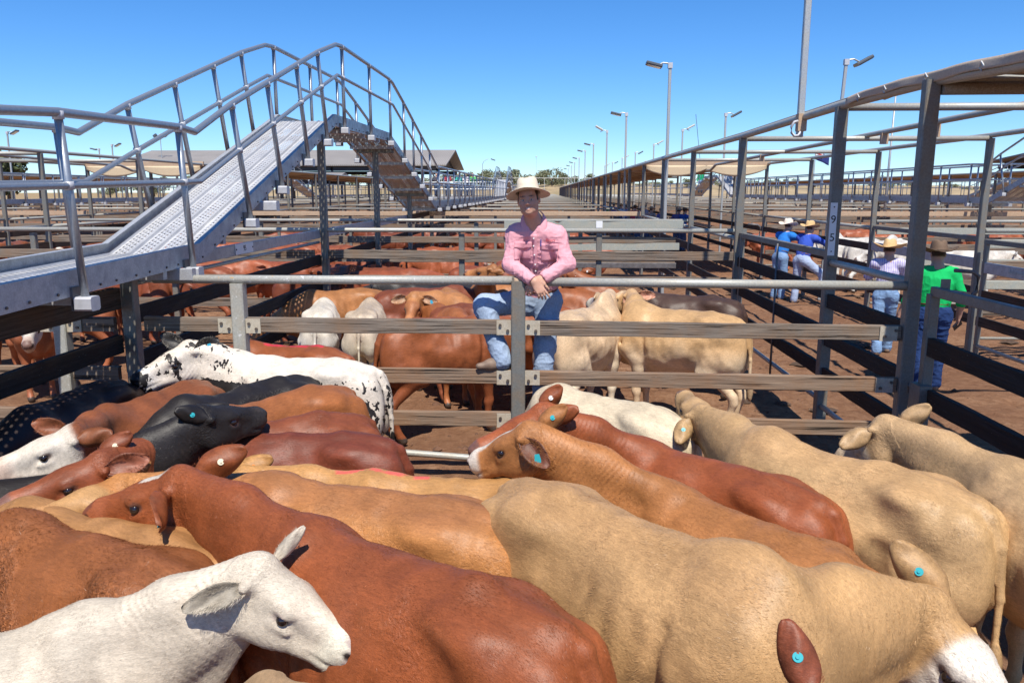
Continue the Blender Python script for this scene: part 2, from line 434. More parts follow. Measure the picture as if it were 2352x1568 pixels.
# ---------------------------------------------------------------- ground, hill, far edge
def dirt_mat():
    m, nt, b = new_mat('red_dirt'); v = coord(nt, 'Object')
    a = noise(nt, v, .7, 6, .7, .3); c2 = noise(nt, v, 9, 8, .72, .2); f = noise(nt, v, 45, 4, .7)
    c = ramp(nt, c2, [(.25, (.13, .062, .034)), (.5, (.29, .158, .090)), (.78, (.42, .26, .16))])
    c = mixc(nt, ramp(nt, a, [(.35, 0), (.65, .75)]), c, (.15, .070, .040))
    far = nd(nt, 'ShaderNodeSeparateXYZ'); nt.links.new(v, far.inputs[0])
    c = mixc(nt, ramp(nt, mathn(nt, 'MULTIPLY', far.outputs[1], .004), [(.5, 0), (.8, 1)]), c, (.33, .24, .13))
    nt.links.new(c, b.inputs['Base Color']); setin(b, Roughness=.95, Specular_IOR_Level=.1)
    n1 = bump(nt, c2, .9, .05, None); bump(nt, f, .7, .02, b, n1); return m
M_DIRT = dirt_mat()
M_DUNG = plain('dung', (.075, .045, .028), .9, 0, .3, 25, .5)
rg = random.Random(4)
def ground_h(x, y): return .012*math.sin(x*3.1+y*1.7)*math.sin(y*2.3-x)+.008*math.sin(x*9+y*5)*math.sin(7*y)
gx_, gy_ = np.meshgrid(np.linspace(-22, 22, 560), np.linspace(-4, 36, 520), indexing='ij')
GP_ = np.stack([gx_.ravel(), gy_.ravel(), 0*gx_.ravel()], 1)
GP_[:, 2] = .016*vnoise(GP_, .22, 1)+.020*vnoise(GP_, .6, 2)-.028*np.maximum(0, vnoise(GP_, .17, 3)-.25)*2
gi_ = np.arange(560*520).reshape(560, 520)
go = bpy.data.objects.new('ground', np_mesh('ground', GP_, np.stack([gi_[:-1, :-1].ravel(), gi_[1:, :-1].ravel(), gi_[1:, 1:].ravel(), gi_[:-1, 1:].ravel()], 1))); COL.objects.link(go)
go.data.materials.append(M_DIRT); go['kind'] = 'structure'
g = MB()
# the rest of the ground sheet out to the horizon, a hair lower so that the two never share a plane
for x0, x1, y0, y1 in ((-1500, 1500, -60, 2600),): g.box(x0, x1, y0, y1, -.30, -.045)
go2 = g.build('ground_plain', M_DIRT); go2['kind'] = 'structure'
M_DRY = plain('dry_grass', (.36, .27, .15), .95, 0, .25, .12, var=(.27, .21, .10))
def hill_fn(x0, x1, y0, y1, hmax, seed):
    def f(u, v):
        x = x0+(x1-x0)*u; y = y0+(y1-y0)*v
        e = min(1, u*7)*min(1, (1-u)*7); rise = min(1, v*2.2); rise = rise*rise*(3-2*rise)
        return (x, y, -.2+hmax*e*rise*(1+.08*math.sin(x*.02+seed)+.05*math.sin(x*.05)))
    return f
hb = MB(); hb.grid(hill_fn(-170, 330, 240, 520, 5.6, 1), 60, 24); h1 = hb.build('hill', M_DRY, smooth=True); h1['kind'] = 'structure'
# loose dung and clods on the dirt
M_CLOD = plain('clod', (.13, .065, .038), .95, 0, .4, 12, .5)
cb = MB()
for i in range(2600):
    x = rg.uniform(-9, 12); y = rg.uniform(6.2, 24) if rg.random() < .8 else rg.uniform(5.2, 8)
    r = rg.uniform(.006, .028)*(1 if rg.random() < .93 else 2.2); z = .0
    n = len(cb.v); a0 = rg.random()*6
    for k in range(5): cb.v.append((x+r*math.cos(a0+k*1.257)*rg.uniform(.7, 1.2), y+r*math.sin(a0+k*1.257)*rg.uniform(.7, 1.2), z-.003))
    cb.v.append((x, y, z+r*.6))
    cb.f += [(n+k, n+(k+1) % 5, n+5) for k in range(5)]
cl = cb.build('loose_dirt', M_CLOD); cl['kind'] = 'stuff'; tag(cl, 'loose brown clods and dung scattered on the dirt floor', 'dirt')

db_ = MB()
for i in range(150):
    x = rg.uniform(-8, 11); y = rg.uniform(6.3, 24); r = rg.uniform(.06, .15); n = len(db_.v); a0 = rg.random()*6
    for q, rr, zz in ((12, 1.0, .0), (12, .62, .022)):
        for k in range(12): w__ = 1+.18*math.sin(k*2.1+a0)+.1*math.sin(k*5+a0); db_.v.append((x+r*rr*w__*math.cos(a0+k*math.pi/6), y+r*rr*w__*math.sin(a0+k*math.pi/6)*.85, .012+zz+.006*math.sin(k*3)))
    db_.v.append((x, y, .036)); db_.f += [(n+k, n+(k+1) % 12, n+12+(k+1) % 12, n+12+k) for k in range(12)]+[(n+12+k, n+12+(k+1) % 12, n+24) for k in range(12)]
dg_ = db_.build('dung', M_DUNG); dg_['kind'] = 'stuff'; tag(dg_, 'dark dung pats trodden into the dirt of the pens', 'dung')

# ---------------------------------------------------------------- the near fence (the man leans on it), Y = 6
YA = 6.0
fa = empty('pen_fence', (-3.2, YA, 0), 'pen fence with pipe top rail that the man in pink leans over', 'fence')
pipe(fa, (-3.0, YA, 1.742), (-.22, YA, 1.742), .033, M_PIPEP); pipe(fa, (-.155, YA, 1.735), (2.70, YA, 1.715), .034, M_PIPE)
post(fa, -2.345, YA, 1.712, mat=M_POSTP); post(fa, -.19, YA, 1.742, wd=.106)
pw = MB().tube([(-.19-.05, YA, 1.742), (-.145, YA, 1.742)], .033, 12); pw.build('rail_end', M_RUSTRAIL, fa, smooth=True)
ZT = (1.384, .994, .652)
for k, z in enumerate(ZT):
    m_ = M_TX if k == 0 else M_TXB
    timber(fa, (-3.1, YA+.012, z+.008), (-2.40, YA+.012, z+.006), .112, .05, m_, seed=k)
    timber(fa, (-2.29, YA+.012, z+.006), (-.245, YA+.012, z+.002), .112, .05, m_, seed=10+k)
    timber(fa, (-.135, YA+.012, z-.004), (2.68, YA+.012, z-.026-.008*k), .112, .05, m_, seed=20+k)
    for x in (-2.345, -.19):
        plate(fa, x-.108, YA-.016, z, bolts=((-.03, .02), (.028, -.022))); plate(fa, x+.108, YA-.016, z, bolts=((-.03, .018), (.026, -.022)) if k != 1 else ((-.028, -.022), (.026, .02)))
    plate(fa, 2.585, YA-.016, z-.026-.008*k, wd=.13, bolts=((-.03, -.02), (.05, .025)))
pl_ = MB().tube([(-2.3, YA, .40), (-1.2, YA-.01, .385), (-.3, YA-.03, .33), (.6, YA, .32), (2.68, YA, .31)], .026, 10).build('bottom_rail', M_PIPE, fa, smooth=True)
# its run to the left, under the walkway
fl = empty('pen_fence', (-9.7, YA, 0), 'pen fence run passing below the near walkway landing', 'fence')
post(fl, -3.76, YA, 1.66, mat=M_POSTP); post(fl, -5.9, YA, 1.74); post(fl, -7.8, YA, 1.74)
pipe(fl, (-9.6, YA, 1.742), (-3.34, YA, 1.735))
for k, z in enumerate(ZT):
    timber(fl, (-3.705, YA+.012, z), (-3.34, YA+.012, z), .112, .05, M_TX, seed=33+k)
    timber(fl, (-5.85, YA+.012, z), (-3.815, YA+.012, z), .112, .05, M_TX if k == 0 else M_TXB, seed=30+k); timber(fl, (-9.6, YA+.012, z), (-5.95, YA+.012, z), .112, .05, M_TX if k == 0 else M_TXB, seed=40+k)
    if k == 0: plate(fl, -3.868, YA-.016, z); plate(fl, -3.652, YA-.016, z)

# ---------------------------------------------------------------- cross fences of the pens behind
BLOCKS = [(-41.2, -28.9), (-25.5, -13.1), (-9.7, 2.78), (6.17, 18.5), (22.0, 34.5)]
def cross_fence(Y, x0, x1, spec, label, group, step=2.1, postmat=None, zt=1.74, skip=()):
    f = empty('cross_fence', (x0, Y, 0), label, 'fence', group)
    n = max(1, round((x1-x0)/step))
    for i in range(1, n):
        x = x0+(x1-x0)*i/n
        if any(abs(x-s_) < .45 for s_ in skip): continue
        post(f, x, Y+.03, zt, wd=.075, dp=.075, mat=postmat)
    for kind, z in spec:
        a, b = (x0+.06, Y, z), (x1-.07, Y, z)
        if kind == 'pipe': pipe(f, a, b, .030, n=8 if Y > 20 else 12)
        elif kind == 'low': pipe(f, (a[0], Y, z+.02), b, .022, name='bottom_rail', n=8)
        elif kind == 'rhs': rhs(f, (a[0], Y-.05, z), (b[0], Y-.05, z), .12)
        elif kind == 'rust': rhs(f, (a[0], Y-.03, z), (b[0], Y-.03, z), .12, .06, M_RUSTRAIL)
        elif kind == 't': timber(f, (a[0], Y-.03, z), (b[0], Y-.03, z), .115, .045, M_TX, seed=int(z*10), seg=None if Y < 25 else 4)
        elif kind == 'd': rhs(f, (a[0], Y-.05, z), (b[0], Y-.05, z), .10, .05, M_DARKST)
    return f
fb = empty('cross_fence', (-3.28, 11.6, 0), 'second cross fence behind the middle pen, pipe over timber rails', 'fence')
pipe(fb, (-9.6, 11.6, 1.862), (2.72, 11.6, 1.852), .032)
for k, z in enumerate((1.495, 1.13, .78)):
    timber(fb, (-3.2, 11.6, z+.01), (2.72, 11.6, z-.005), .125, .05, M_TX if k != 2 else M_TXB, seed=50+k); timber(fb, (-9.6, 11.6, z+.01), (-3.36, 11.6, z+.01), .125, .05, M_TX, seed=60+k)
for x in (-1.2, .8): post(fb, x, 11.66, 1.80, wd=.08, dp=.08)
pipe(fb, (-3.2, 11.6, .38), (2.7, 11.6, .36), .022, name='bottom_rail')
for x in (-7.6, -5.5): post(fb, x, 11.66, 1.80, wd=.08, dp=.08)
fc = empty('cross_fence', (-9.7, 15.35, 0), 'third cross fence with dented galvanised box rails on its right half', 'fence')
pipe(fc, (-9.6, 15.35, 1.866), (2.72, 15.35, 1.866), .030)
for k, z in enumerate((1.50, 1.13, .78)): timber(fc, (-9.6, 15.35, z), (2.5, 15.35, z), .12, .05, M_TX, seed=70+k)
for x in (-7.6, -5.5, -1.3, .7): post(fc, x, 15.42, 1.82, wd=.08, dp=.08)
def dented(root, x0, x1, Y, z, h, mat, dents):
    mb = MB(); n = 40; pts = []
    def off(x): return sum(-a*math.exp(-((x-c)/w_)**2) for c, w_, a in dents)
    def f(u, v):
        x = x0+(x1-x0)*u; o = off(x); cs = [(-.03, -h/2), (.03, -h/2), (.03, h/2), (-.03, h/2), (-.03, -h/2)][int(round(v*4))]
        return (x, Y+cs[0]-o*.6*(1 if cs[0] < 0 else .3), z+cs[1]+o*(1 if cs[1] > 0 else .55))
    mb.grid(lambda u, v: f(u, v), n, 4); return mb.build('steel_rail', mat, root)
dented(fc, -.75, 2.62, 15.22, 1.80, .145, M_RHS, [(.26, .08, .05), (1.15, .3, .03), (1.9, .5, .012)])
dented(fc, -.75, 2.55, 15.22, 1.39, .13, M_RHS, [(.5, .5, .03), (1.6, .4, .02)])
rhs(fc, (-.75, 15.2, 1.03), (2.5, 15.2, 1.03), .10, .05, M_DARKST)
MB().box(.98, 1.10, 15.175, 15.185, 1.735, 1.865).build('white_sticker', M_WSIGN, fc)
GX = 'cross fences of the pens behind'
Ys = [22.8+7.5*k for k in range(26)]
for bi, (x0, x1) in enumerate(BLOCKS):
    yy = ([11.6, 15.35] if bi != 2 else [])+Ys
    for Y in yy:
        if Y > 120 and bi in (0, 4): continue
        if Y < 18 and bi in (0, 4): continue
        near = Y < 40
        if Y == 22.8: spec = [('rust', 1.80), ('t', 1.45), ('t', 1.10), ('t', .74), ('low', .35)]
        elif near: spec = [('pipe', 1.78), ('t', 1.44), ('t', 1.08), ('t', .72)]
        elif Y < 90: spec = [('pipe', 1.78), ('t', 1.44), ('t', 1.08)]
        else: spec = [('pipe', 1.78), ('t', 1.40)]
        if bi == 3 and Y < 16: spec = [('pipe', 1.86), ('rhs', 1.68), ('t', 1.38), ('rhs', 1.1), ('t', .72), ('low', .3)]
        side = ['far left block', 'block left of the second alley', 'block right of the walkway', 'block beyond the right alley', 'far right block'][bi]
        if Y == 22.8: lab = 'cross fence with rusty tan steel top rail, '+side
        elif Y < 18: lab = 'nearer cross fence, pipe and timber rails, '+side if Y < 12 else 'cross fence just behind the nearest one, '+side
        else: lab = 'receding cross fence with pale pipe top rail, '+side
        cross_fence(Y, x0, x1, spec, lab, None if Y <= 22.8 else GX+', '+side, step=2.1 if near else (3.1 if Y < 90 else 6.2))

# ---------------------------------------------------------------- alley lines: tall columns, top pipes, shade cloth
LBASE = [2.78, 6.17]
def colY(near): return near+[11.6+3.75*i for i in range(40)]
M_CLOTH = plain('shade_cloth', (.50, .40, .30), .85, 0, .12, 60, .3)
M_CLOTH2 = plain('cream_shade_cloth', (.66, .52, .34), .85, 0, .10, 40, .2)
def frame_line(xa, xb, near, label, ymax, group=None, cloth_from=22.8):
    ys = [y for y in colY(near) if y < ymax]; nr0 = ys[0]
    f = empty('shade_frame', (xa, nr0, 0), label, 'shade frame', group)
    for x, ztop in ((xa, 3.13), (xb, 3.13)):
        for i, y in enumerate(ys):
            if x == xb and y < 11: continue
            z1 = ztop if y > 9 else ztop+.05
            wd = .09 if y < 12 else .08
            post(f, x-(.04 if y < 6.5 else 0), y, z1, wd=wd*1.15 if x == xa else .085, dp=wd, name='column')
        pts = [(x, y, (ztop+.03 if y > 9 else ztop+.06)+.012*math.sin(y*1.7)) for y in ([nr0-4.5]+ys)]
        if nr0 < 7: pts[0] = (pts[0][0], pts[0][1], pts[1][2]-.05*4.5)
        MB().tube(pts, .042 if x == xa else .036, 10).build('top_pipe', M_PIPE, f, smooth=True)
        if x == xa and nr0 < 7:
            MB().tube([(px_+.012, py_, pz_+.052) for px_, py_, pz_ in pts[:9]], .008, 6).build('cable', M_PIPE, f, smooth=True)
    for y in ys:
        if y <= 22.8: pipe(f, (xa, y, 3.13 if y > 9 else 3.18), (xb, y, 3.13 if y > 9 else 3.18), .036, name='cross_beam')
    mx = xa+(xb-xa)*.5
    MB().tube([(mx, nr0-4, 3.20), (mx, nr0+1.85, 3.2), (mx, 21.5, 3.10), (mx, 22.1, 2.98), (mx, 22.7, 2.98)], .034, 10).build('middle_pipe', M_PIPE, f, smooth=True)
    rhs(f, (xa, 22.74, 3.18), (xb+.05, 22.74, 3.18), .13, .06, M_RUSTRAIL, name='end_beam')
    cl = [y for y in ys if y >= cloth_from]
    y0, y1 = cl[0], cl[-1]; n = len(cl)*3
    def c(u, v):
        y = y0+(y1-y0)*u; x = xa+.03+(xb-xa-.06)*v
        bay = abs(math.sin(math.pi*(y-22.8)/3.75)); half = abs(math.sin(2*math.pi*v))
        return (x, y, 3.19-.10*half-.06*bay*half)
    mb = MB(); mb.grid(c, n, 12); o = mb.build('shade_cloth', M_CLOTH2, f, smooth=True)
    so_ = o.modifiers.new('s', 'SOLIDIFY'); so_.thickness = .006
    def sag(u, v):
        x = xa+.05+(xb-xa-.1)*u; s_ = math.sin(math.pi*((u*2) % 1))
        return (x, 22.72-.05*s_+.02*v, 3.12-(.10+.20*s_**.8)*v)
    mb = MB(); mb.grid(sag, 24, 5); o = mb.build('cloth_edge', M_CLOTH2, f, smooth=True); so_ = o.modifiers.new('s', 'SOLIDIFY'); so_.thickness = .006
    for y in ys:
        if 22.8 < y < 90: rhs(f, (xa, y, 3.06), (xb, y, 3.06), .06, .05, M_RUSTRAIL, name='rafter')
    return f
fr = frame_line(2.78, 6.17, [6.0, 7.85], 'tall steel shade frame over the alley right of the man', 150)
frame_line(-13.1, -9.7, [], 'tall steel shade frame over the alley left of the walkway', 120)
frame_line(-28.9, -25.5, [], 'low looking shade frame far left, second alley across', 90)
frame_line(18.5, 21.9, [], 'shade frame over the next alley far right', 90)
# near cloth rolled over the pipe, right of the corner post
def flap(u, v):
    y = 1.2+u*6.4; wv = .010*math.sin(u*23)+.006*math.sin(u*47+1)
    if v < .4: k = v/.4; return (2.732+.012*math.sin(u*37)*(1-k)-.006, y, 3.178+.066*k+wv*(1-.3*k)-.05*max(0, 6-y))
    k = (v-.4)/.6; return (2.728+.34*k, y, 3.244+wv*.7+.012*math.sin(math.pi*k)-.02*k*k-.05*max(0, 6-y))
mb = MB(); mb.grid(flap, 110, 10); o = mb.build('shade_cloth', M_CLOTH, fr, smooth=True); o.modifiers.new('s', 'SOLIDIFY').thickness = .004
mb = MB(); mb.grid(lambda u, v: (3.06+u*3.14, 1.2+v*(4.76), 3.222-.05*math.sin(math.pi*u)-.03*math.sin(math.pi*v)-.05*max(0, 4.8-v*4.76)), 20, 16); o = mb.build('shade_cloth', M_CLOTH, fr, smooth=True); o.modifiers.new('s', 'SOLIDIFY').thickness = .004
MB().tube([(2.80, 5.97, 3.115), (6.1, 5.97, 3.125)], .043, 12).build('cloth_roll', plain('woven_cloth_roll', (.30, .255, .20), .85, 0, .3, 90, .5), fr, smooth=True)
M_WIRE = plain('wire', (.5, .5, .5), .4, .7)
for y in (2.9, 3.8, 4.6, 5.3, 6.05, 6.75, 7.3):
    dz_ = -.05*max(0, 6-y)
    MB().tube([(2.716, y-.03, 3.20+dz_), (2.712, y, 3.232+dz_), (2.716, y+.025, 3.20+dz_), (2.716, y-.01, 3.175+dz_)], .006, 5).build('cloth_tie', M_WIRE, fr)
for y in (9.6, 11.0, 17): 
    MB().box(4.475-.045, 4.475+.045, y-.03, y+.03, 3.02, 3.16).build('clamp', M_RUSTRAIL, fr)
# signs on the second column
sg = empty('number_sign', (2.72, 7.79, 1.95), 'upright white sign reading 9 5 on the tall column', 'sign')
sp_ = MB().box(2.722, 2.786, 7.784, 7.790, 1.80, 2.30).build('plate', M_WSIGN, sg)
Mface = lambda x, y, z, s_=1: Matrix.Translation((x, y, z)) @ Matrix.Rotation(math.pi/2, 4, 'X')
for ch_, zz in (('9', 2.14), ('5', 1.97)): text(ch_, .105, M_INK, sp_, Mface(2.754, 7.783, zz))
for zz in (2.26, 1.84): MB().tube([(2.754, 7.784, zz), (2.754, 7.776, zz)], .006, 8).build('screw', M_INK, sp_)

# ---------------------------------------------------------------- fences and gates along the alley sides
def side_fence(x, y0, y1, spec, label, group=None, mids=(), name='alley_fence', root=None):
    f = root or empty(name, (x, y0, 0), label, 'gate' if 'gate' in name else 'fence', group)
    for kind, z in spec:
        a, b = (x, y0+.06, z), (x, y1-.06, z)
        if kind == 'pipe': pipe(f, a, b, .034)
        elif kind == 'low': pipe(f, a, b, .026, name='bottom_rail')
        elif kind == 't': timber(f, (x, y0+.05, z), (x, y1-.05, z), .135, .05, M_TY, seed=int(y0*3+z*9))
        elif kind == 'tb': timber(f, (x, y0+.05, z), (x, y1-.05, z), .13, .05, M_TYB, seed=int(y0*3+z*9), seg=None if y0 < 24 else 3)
        elif kind == 'rhs': rhs(f, a, b, .07, .05, M_POST)
        elif kind == 'chan': rhs(f, a, b, .15, .05, M_CHAN)
    for y in mids: MB().tube([(x-.03, y, .2), (x-.03, y, spec[0][1])], .014, 8).build('upright_bar', M_DARKST, f, smooth=True)
    return f
def latch(root, x, y, z):
    l = MB().box(x-.05, x+.015, y-.075, y-.066, z-.05, z+.035).build('latch_plate', M_POST, root)
    MB().tube([(x-.03, y-.10, z-.05), (x+.14, y-.10, z-.07)], .018, 8).build('bolt', M_RUSTRAIL, l, smooth=True)
    MB().tube([(x+.02, y-.10, z+.10), (x+.15, y-.10, z+.09), (x+.19, y-.10, z+.06), (x+.185, y-.10, z-.05), (x+.14, y-.10, z-.09)], .014, 8).build('handle', M_DARKST, l, smooth=True)
    return l
def chain(root, x, y, z, n=11, dx=.012):
    c = MB()
    for i in range(n):
        cx, cz = x+dx*i, z-.032*i; R_ = .019
        pts = [(cx+(R_*.55*math.cos(a) if i % 2 else .25*R_*math.cos(a)), y+(0 if i % 2 else R_*.55*math.cos(a)), cz+R_*math.sin(a)) for a in [k*math.pi/4 for k in range(9)]]
        c.tube(pts, .0055, 5, caps=False)
    return c.build('chain', M_BOLT, root, smooth=True)
S1 = side_fence(2.78, 6.0, 7.85, [('pipe', 1.73), ('t', 1.36), ('t', .99), ('t', .63), ('low', .30)], 'short alley fence panel between the two nearest columns')
gt = side_fence(2.80, 7.85, 11.6, [('rhs', 1.80), ('t', 1.42), ('t', 1.02), ('t', .64), ('low', .34)], 'alley gate between the numbered column and the next', mids=(9.6,), name='alley_gate')
post(gt, 2.80, 11.42, 1.80, .15, .06, .06); post(gt, 2.80, 8.0, 1.8, .15, .06, .06); latch(gt, 2.82, 11.42, 1.86)
gn = side_fence(2.80, 2.4, 5.86, [('rhs', 1.70), ('t', 1.30), ('t', .93), ('t', .56)], 'nearest alley gate, shut against the big corner post', name='alley_gate')
post(gn, 2.80, 5.80, 1.68, .2, .075, .07); latch(gn, 2.86, 5.80, 1.76); chain(gn, 2.72, 5.88, .98); chain(gn, 2.745, 5.86, .99, 9, .004)
MB().box(2.72, 2.81, 5.70, 5.86, .78, 1.02).build('latch_plate', M_POST, gn)
GL = 'dark timber fences along the alleys'
def line_run(x, y0s, y1s, lab):
    y = y0s
    while y < y1s:
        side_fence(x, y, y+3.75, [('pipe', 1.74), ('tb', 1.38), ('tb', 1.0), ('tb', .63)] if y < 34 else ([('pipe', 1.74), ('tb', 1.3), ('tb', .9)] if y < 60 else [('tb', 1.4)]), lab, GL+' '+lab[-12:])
        y += 3.75
line_run(2.78, 11.6, 80, 'receding alley fence bay on the left side of the right alley')
line_run(6.17, 15.35, 80, 'receding alley fence bay on the right side of the right alley')
line_run(-9.7, 11.6, 60, 'alley fence bay left of the walkway, near side')
line_run(-13.1, 11.6, 60, 'alley fence bay left of the walkway, far side')
g2 = side_fence(6.17, 11.6, 15.35, [('rhs', 1.75), ('chan', 1.40), ('tb', 1.0), ('tb', .6)], 'gate on the far side of the alley beside the leaning men', name='alley_gate', mids=(13.5,))
g3 = side_fence(6.17, 7.9, 11.5, [('rhs', 1.72), ('chan', 1.36), ('tb', .98), ('tb', .6), ('low', .25)], 'gate on the far side of the alley beyond the green shirt, with chalk writing', name='alley_gate', mids=(8.6, 10.1))
M_CHALK = plain('chalk', (.55, .6, .58), .9)
for t_, yy in (('Ashgrouck 3-6d', 10.5),):
    text(t_, .085, M_CHALK, g3, Matrix.Translation((6.138, yy, 1.37)) @ Matrix.Rotation(-math.pi/2, 4, 'Z') @ Matrix.Rotation(math.pi/2, 4, 'X'))
post(g3, 6.17, 11.4, 1.72, .15, .06, .06)
# the column line the walkway stands on, X = -3.28
XL = -3.28
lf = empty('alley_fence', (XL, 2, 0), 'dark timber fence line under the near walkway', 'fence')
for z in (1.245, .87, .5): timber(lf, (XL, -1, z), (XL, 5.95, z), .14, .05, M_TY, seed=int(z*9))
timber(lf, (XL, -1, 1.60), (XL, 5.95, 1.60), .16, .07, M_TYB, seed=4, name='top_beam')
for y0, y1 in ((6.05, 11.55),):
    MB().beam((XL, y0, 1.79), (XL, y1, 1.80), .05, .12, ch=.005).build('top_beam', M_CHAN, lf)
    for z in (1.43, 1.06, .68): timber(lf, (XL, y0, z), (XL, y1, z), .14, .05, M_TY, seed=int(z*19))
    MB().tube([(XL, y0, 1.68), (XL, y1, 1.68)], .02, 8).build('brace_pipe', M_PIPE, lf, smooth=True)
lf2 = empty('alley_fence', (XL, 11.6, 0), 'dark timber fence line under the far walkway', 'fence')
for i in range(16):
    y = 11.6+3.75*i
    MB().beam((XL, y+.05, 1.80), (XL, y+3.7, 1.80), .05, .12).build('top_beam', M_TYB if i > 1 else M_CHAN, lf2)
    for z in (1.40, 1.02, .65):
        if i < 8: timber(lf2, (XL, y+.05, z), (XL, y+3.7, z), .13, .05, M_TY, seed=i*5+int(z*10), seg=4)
n95 = empty('number_sign', (-3.2, 8.2, 1.8), 'small white plate reading 95 on the rail below the walkway', 'sign')
a_, b_ = onx(549, 583, -3.24), onx(574, 572, -3.24)
pp = MB().box(-3.252, -3.246, a_[1]-.07, b_[1]+.12, 1.745, 1.855).build('plate', M_WSIGN, n95)
text('95', .085, M_INK, pp, Matrix.Translation((-3.245, (a_[1]+b_[1])/2+.03, 1.80)) @ Matrix.Rotation(math.pi/2, 4, 'Z') @ Matrix.Rotation(math.pi/2, 4, 'X'))
for yy in (a_[1]-.05, b_[1]+.10): MB().tube([(-3.247, yy, 1.80), (-3.24, yy, 1.80)], .008, 8).build('screw', M_INK, pp)

# ---------------------------------------------------------------- elevated walkways
def deck_mat(narrow=False):
    m, nt, b = new_mat('perforated_deck'); v = coord(nt, 'Object')
    sx = nd(nt, 'ShaderNodeSeparateXYZ'); nt.links.new(v, sx.inputs[0])
    A, B = .036, .060
    yy = mathn(nt, 'DIVIDE', sx.outputs[1], B); row = mathn(nt, 'FLOOR', mathn(nt, 'DIVIDE', sx.outputs[0], A))
    odd = mathn(nt, 'MULTIPLY', mathn(nt, 'MODULO', mathn(nt, 'ADD', row, 1000), 2), .5)
    fy = mathn(nt, 'SUBTRACT', mathn(nt, 'FRACT', mathn(nt, 'ADD', yy, odd)), .5)
    fx = mathn(nt, 'SUBTRACT', mathn(nt, 'FRACT', mathn(nt, 'DIVIDE', sx.outputs[0], A)), .5)
    d = mathn(nt, 'SQRT', mathn(nt, 'ADD', mathn(nt, 'POWER', mathn(nt, 'MULTIPLY', fx, 1.25), 2), mathn(nt, 'POWER', fy, 2)))
    px_ = mathn(nt, 'FRACT', mathn(nt, 'ADD', mathn(nt, 'DIVIDE', sx.outputs[0], .175 if narrow else .2125), 10.0)); zone = mathn(nt, 'LESS_THAN', mathn(nt, 'ABSOLUTE', mathn(nt, 'SUBTRACT', px_, .5)), .30)
    d = mathn(nt, 'ADD', d, mathn(nt, 'SUBTRACT', 1.0, zone)); hole = ramp(nt, d, [(.20, 0), (.22, 1)])
    tb_ = nt.nodes.new('ShaderNodeBsdfTransparent'); mx = nt.nodes.new('ShaderNodeMixShader')
    nt.links.new(hole, mx.inputs[0]); nt.links.new(tb_.outputs[0], mx.inputs[1]); nt.links.new(b.outputs[0], mx.inputs[2])
    nt.links.new(mx.outputs[0], nt.nodes['Material Output'].inputs['Surface'])
    n = noise(nt, v, 3, 5, .6)
    nt.links.new(ramp(nt, n, [(.35, (.50, .51, .53)), (.7, (.66, .66, .66))]), b.inputs['Base Color'])
    setin(b, Roughness=.45, Metallic=.25)
    bump(nt, ramp(nt, d, [(.25, 1), (.5, 0)]), .8, .012, b); return m
M_DECK = deck_mat(); M_DECKN = deck_mat(True)
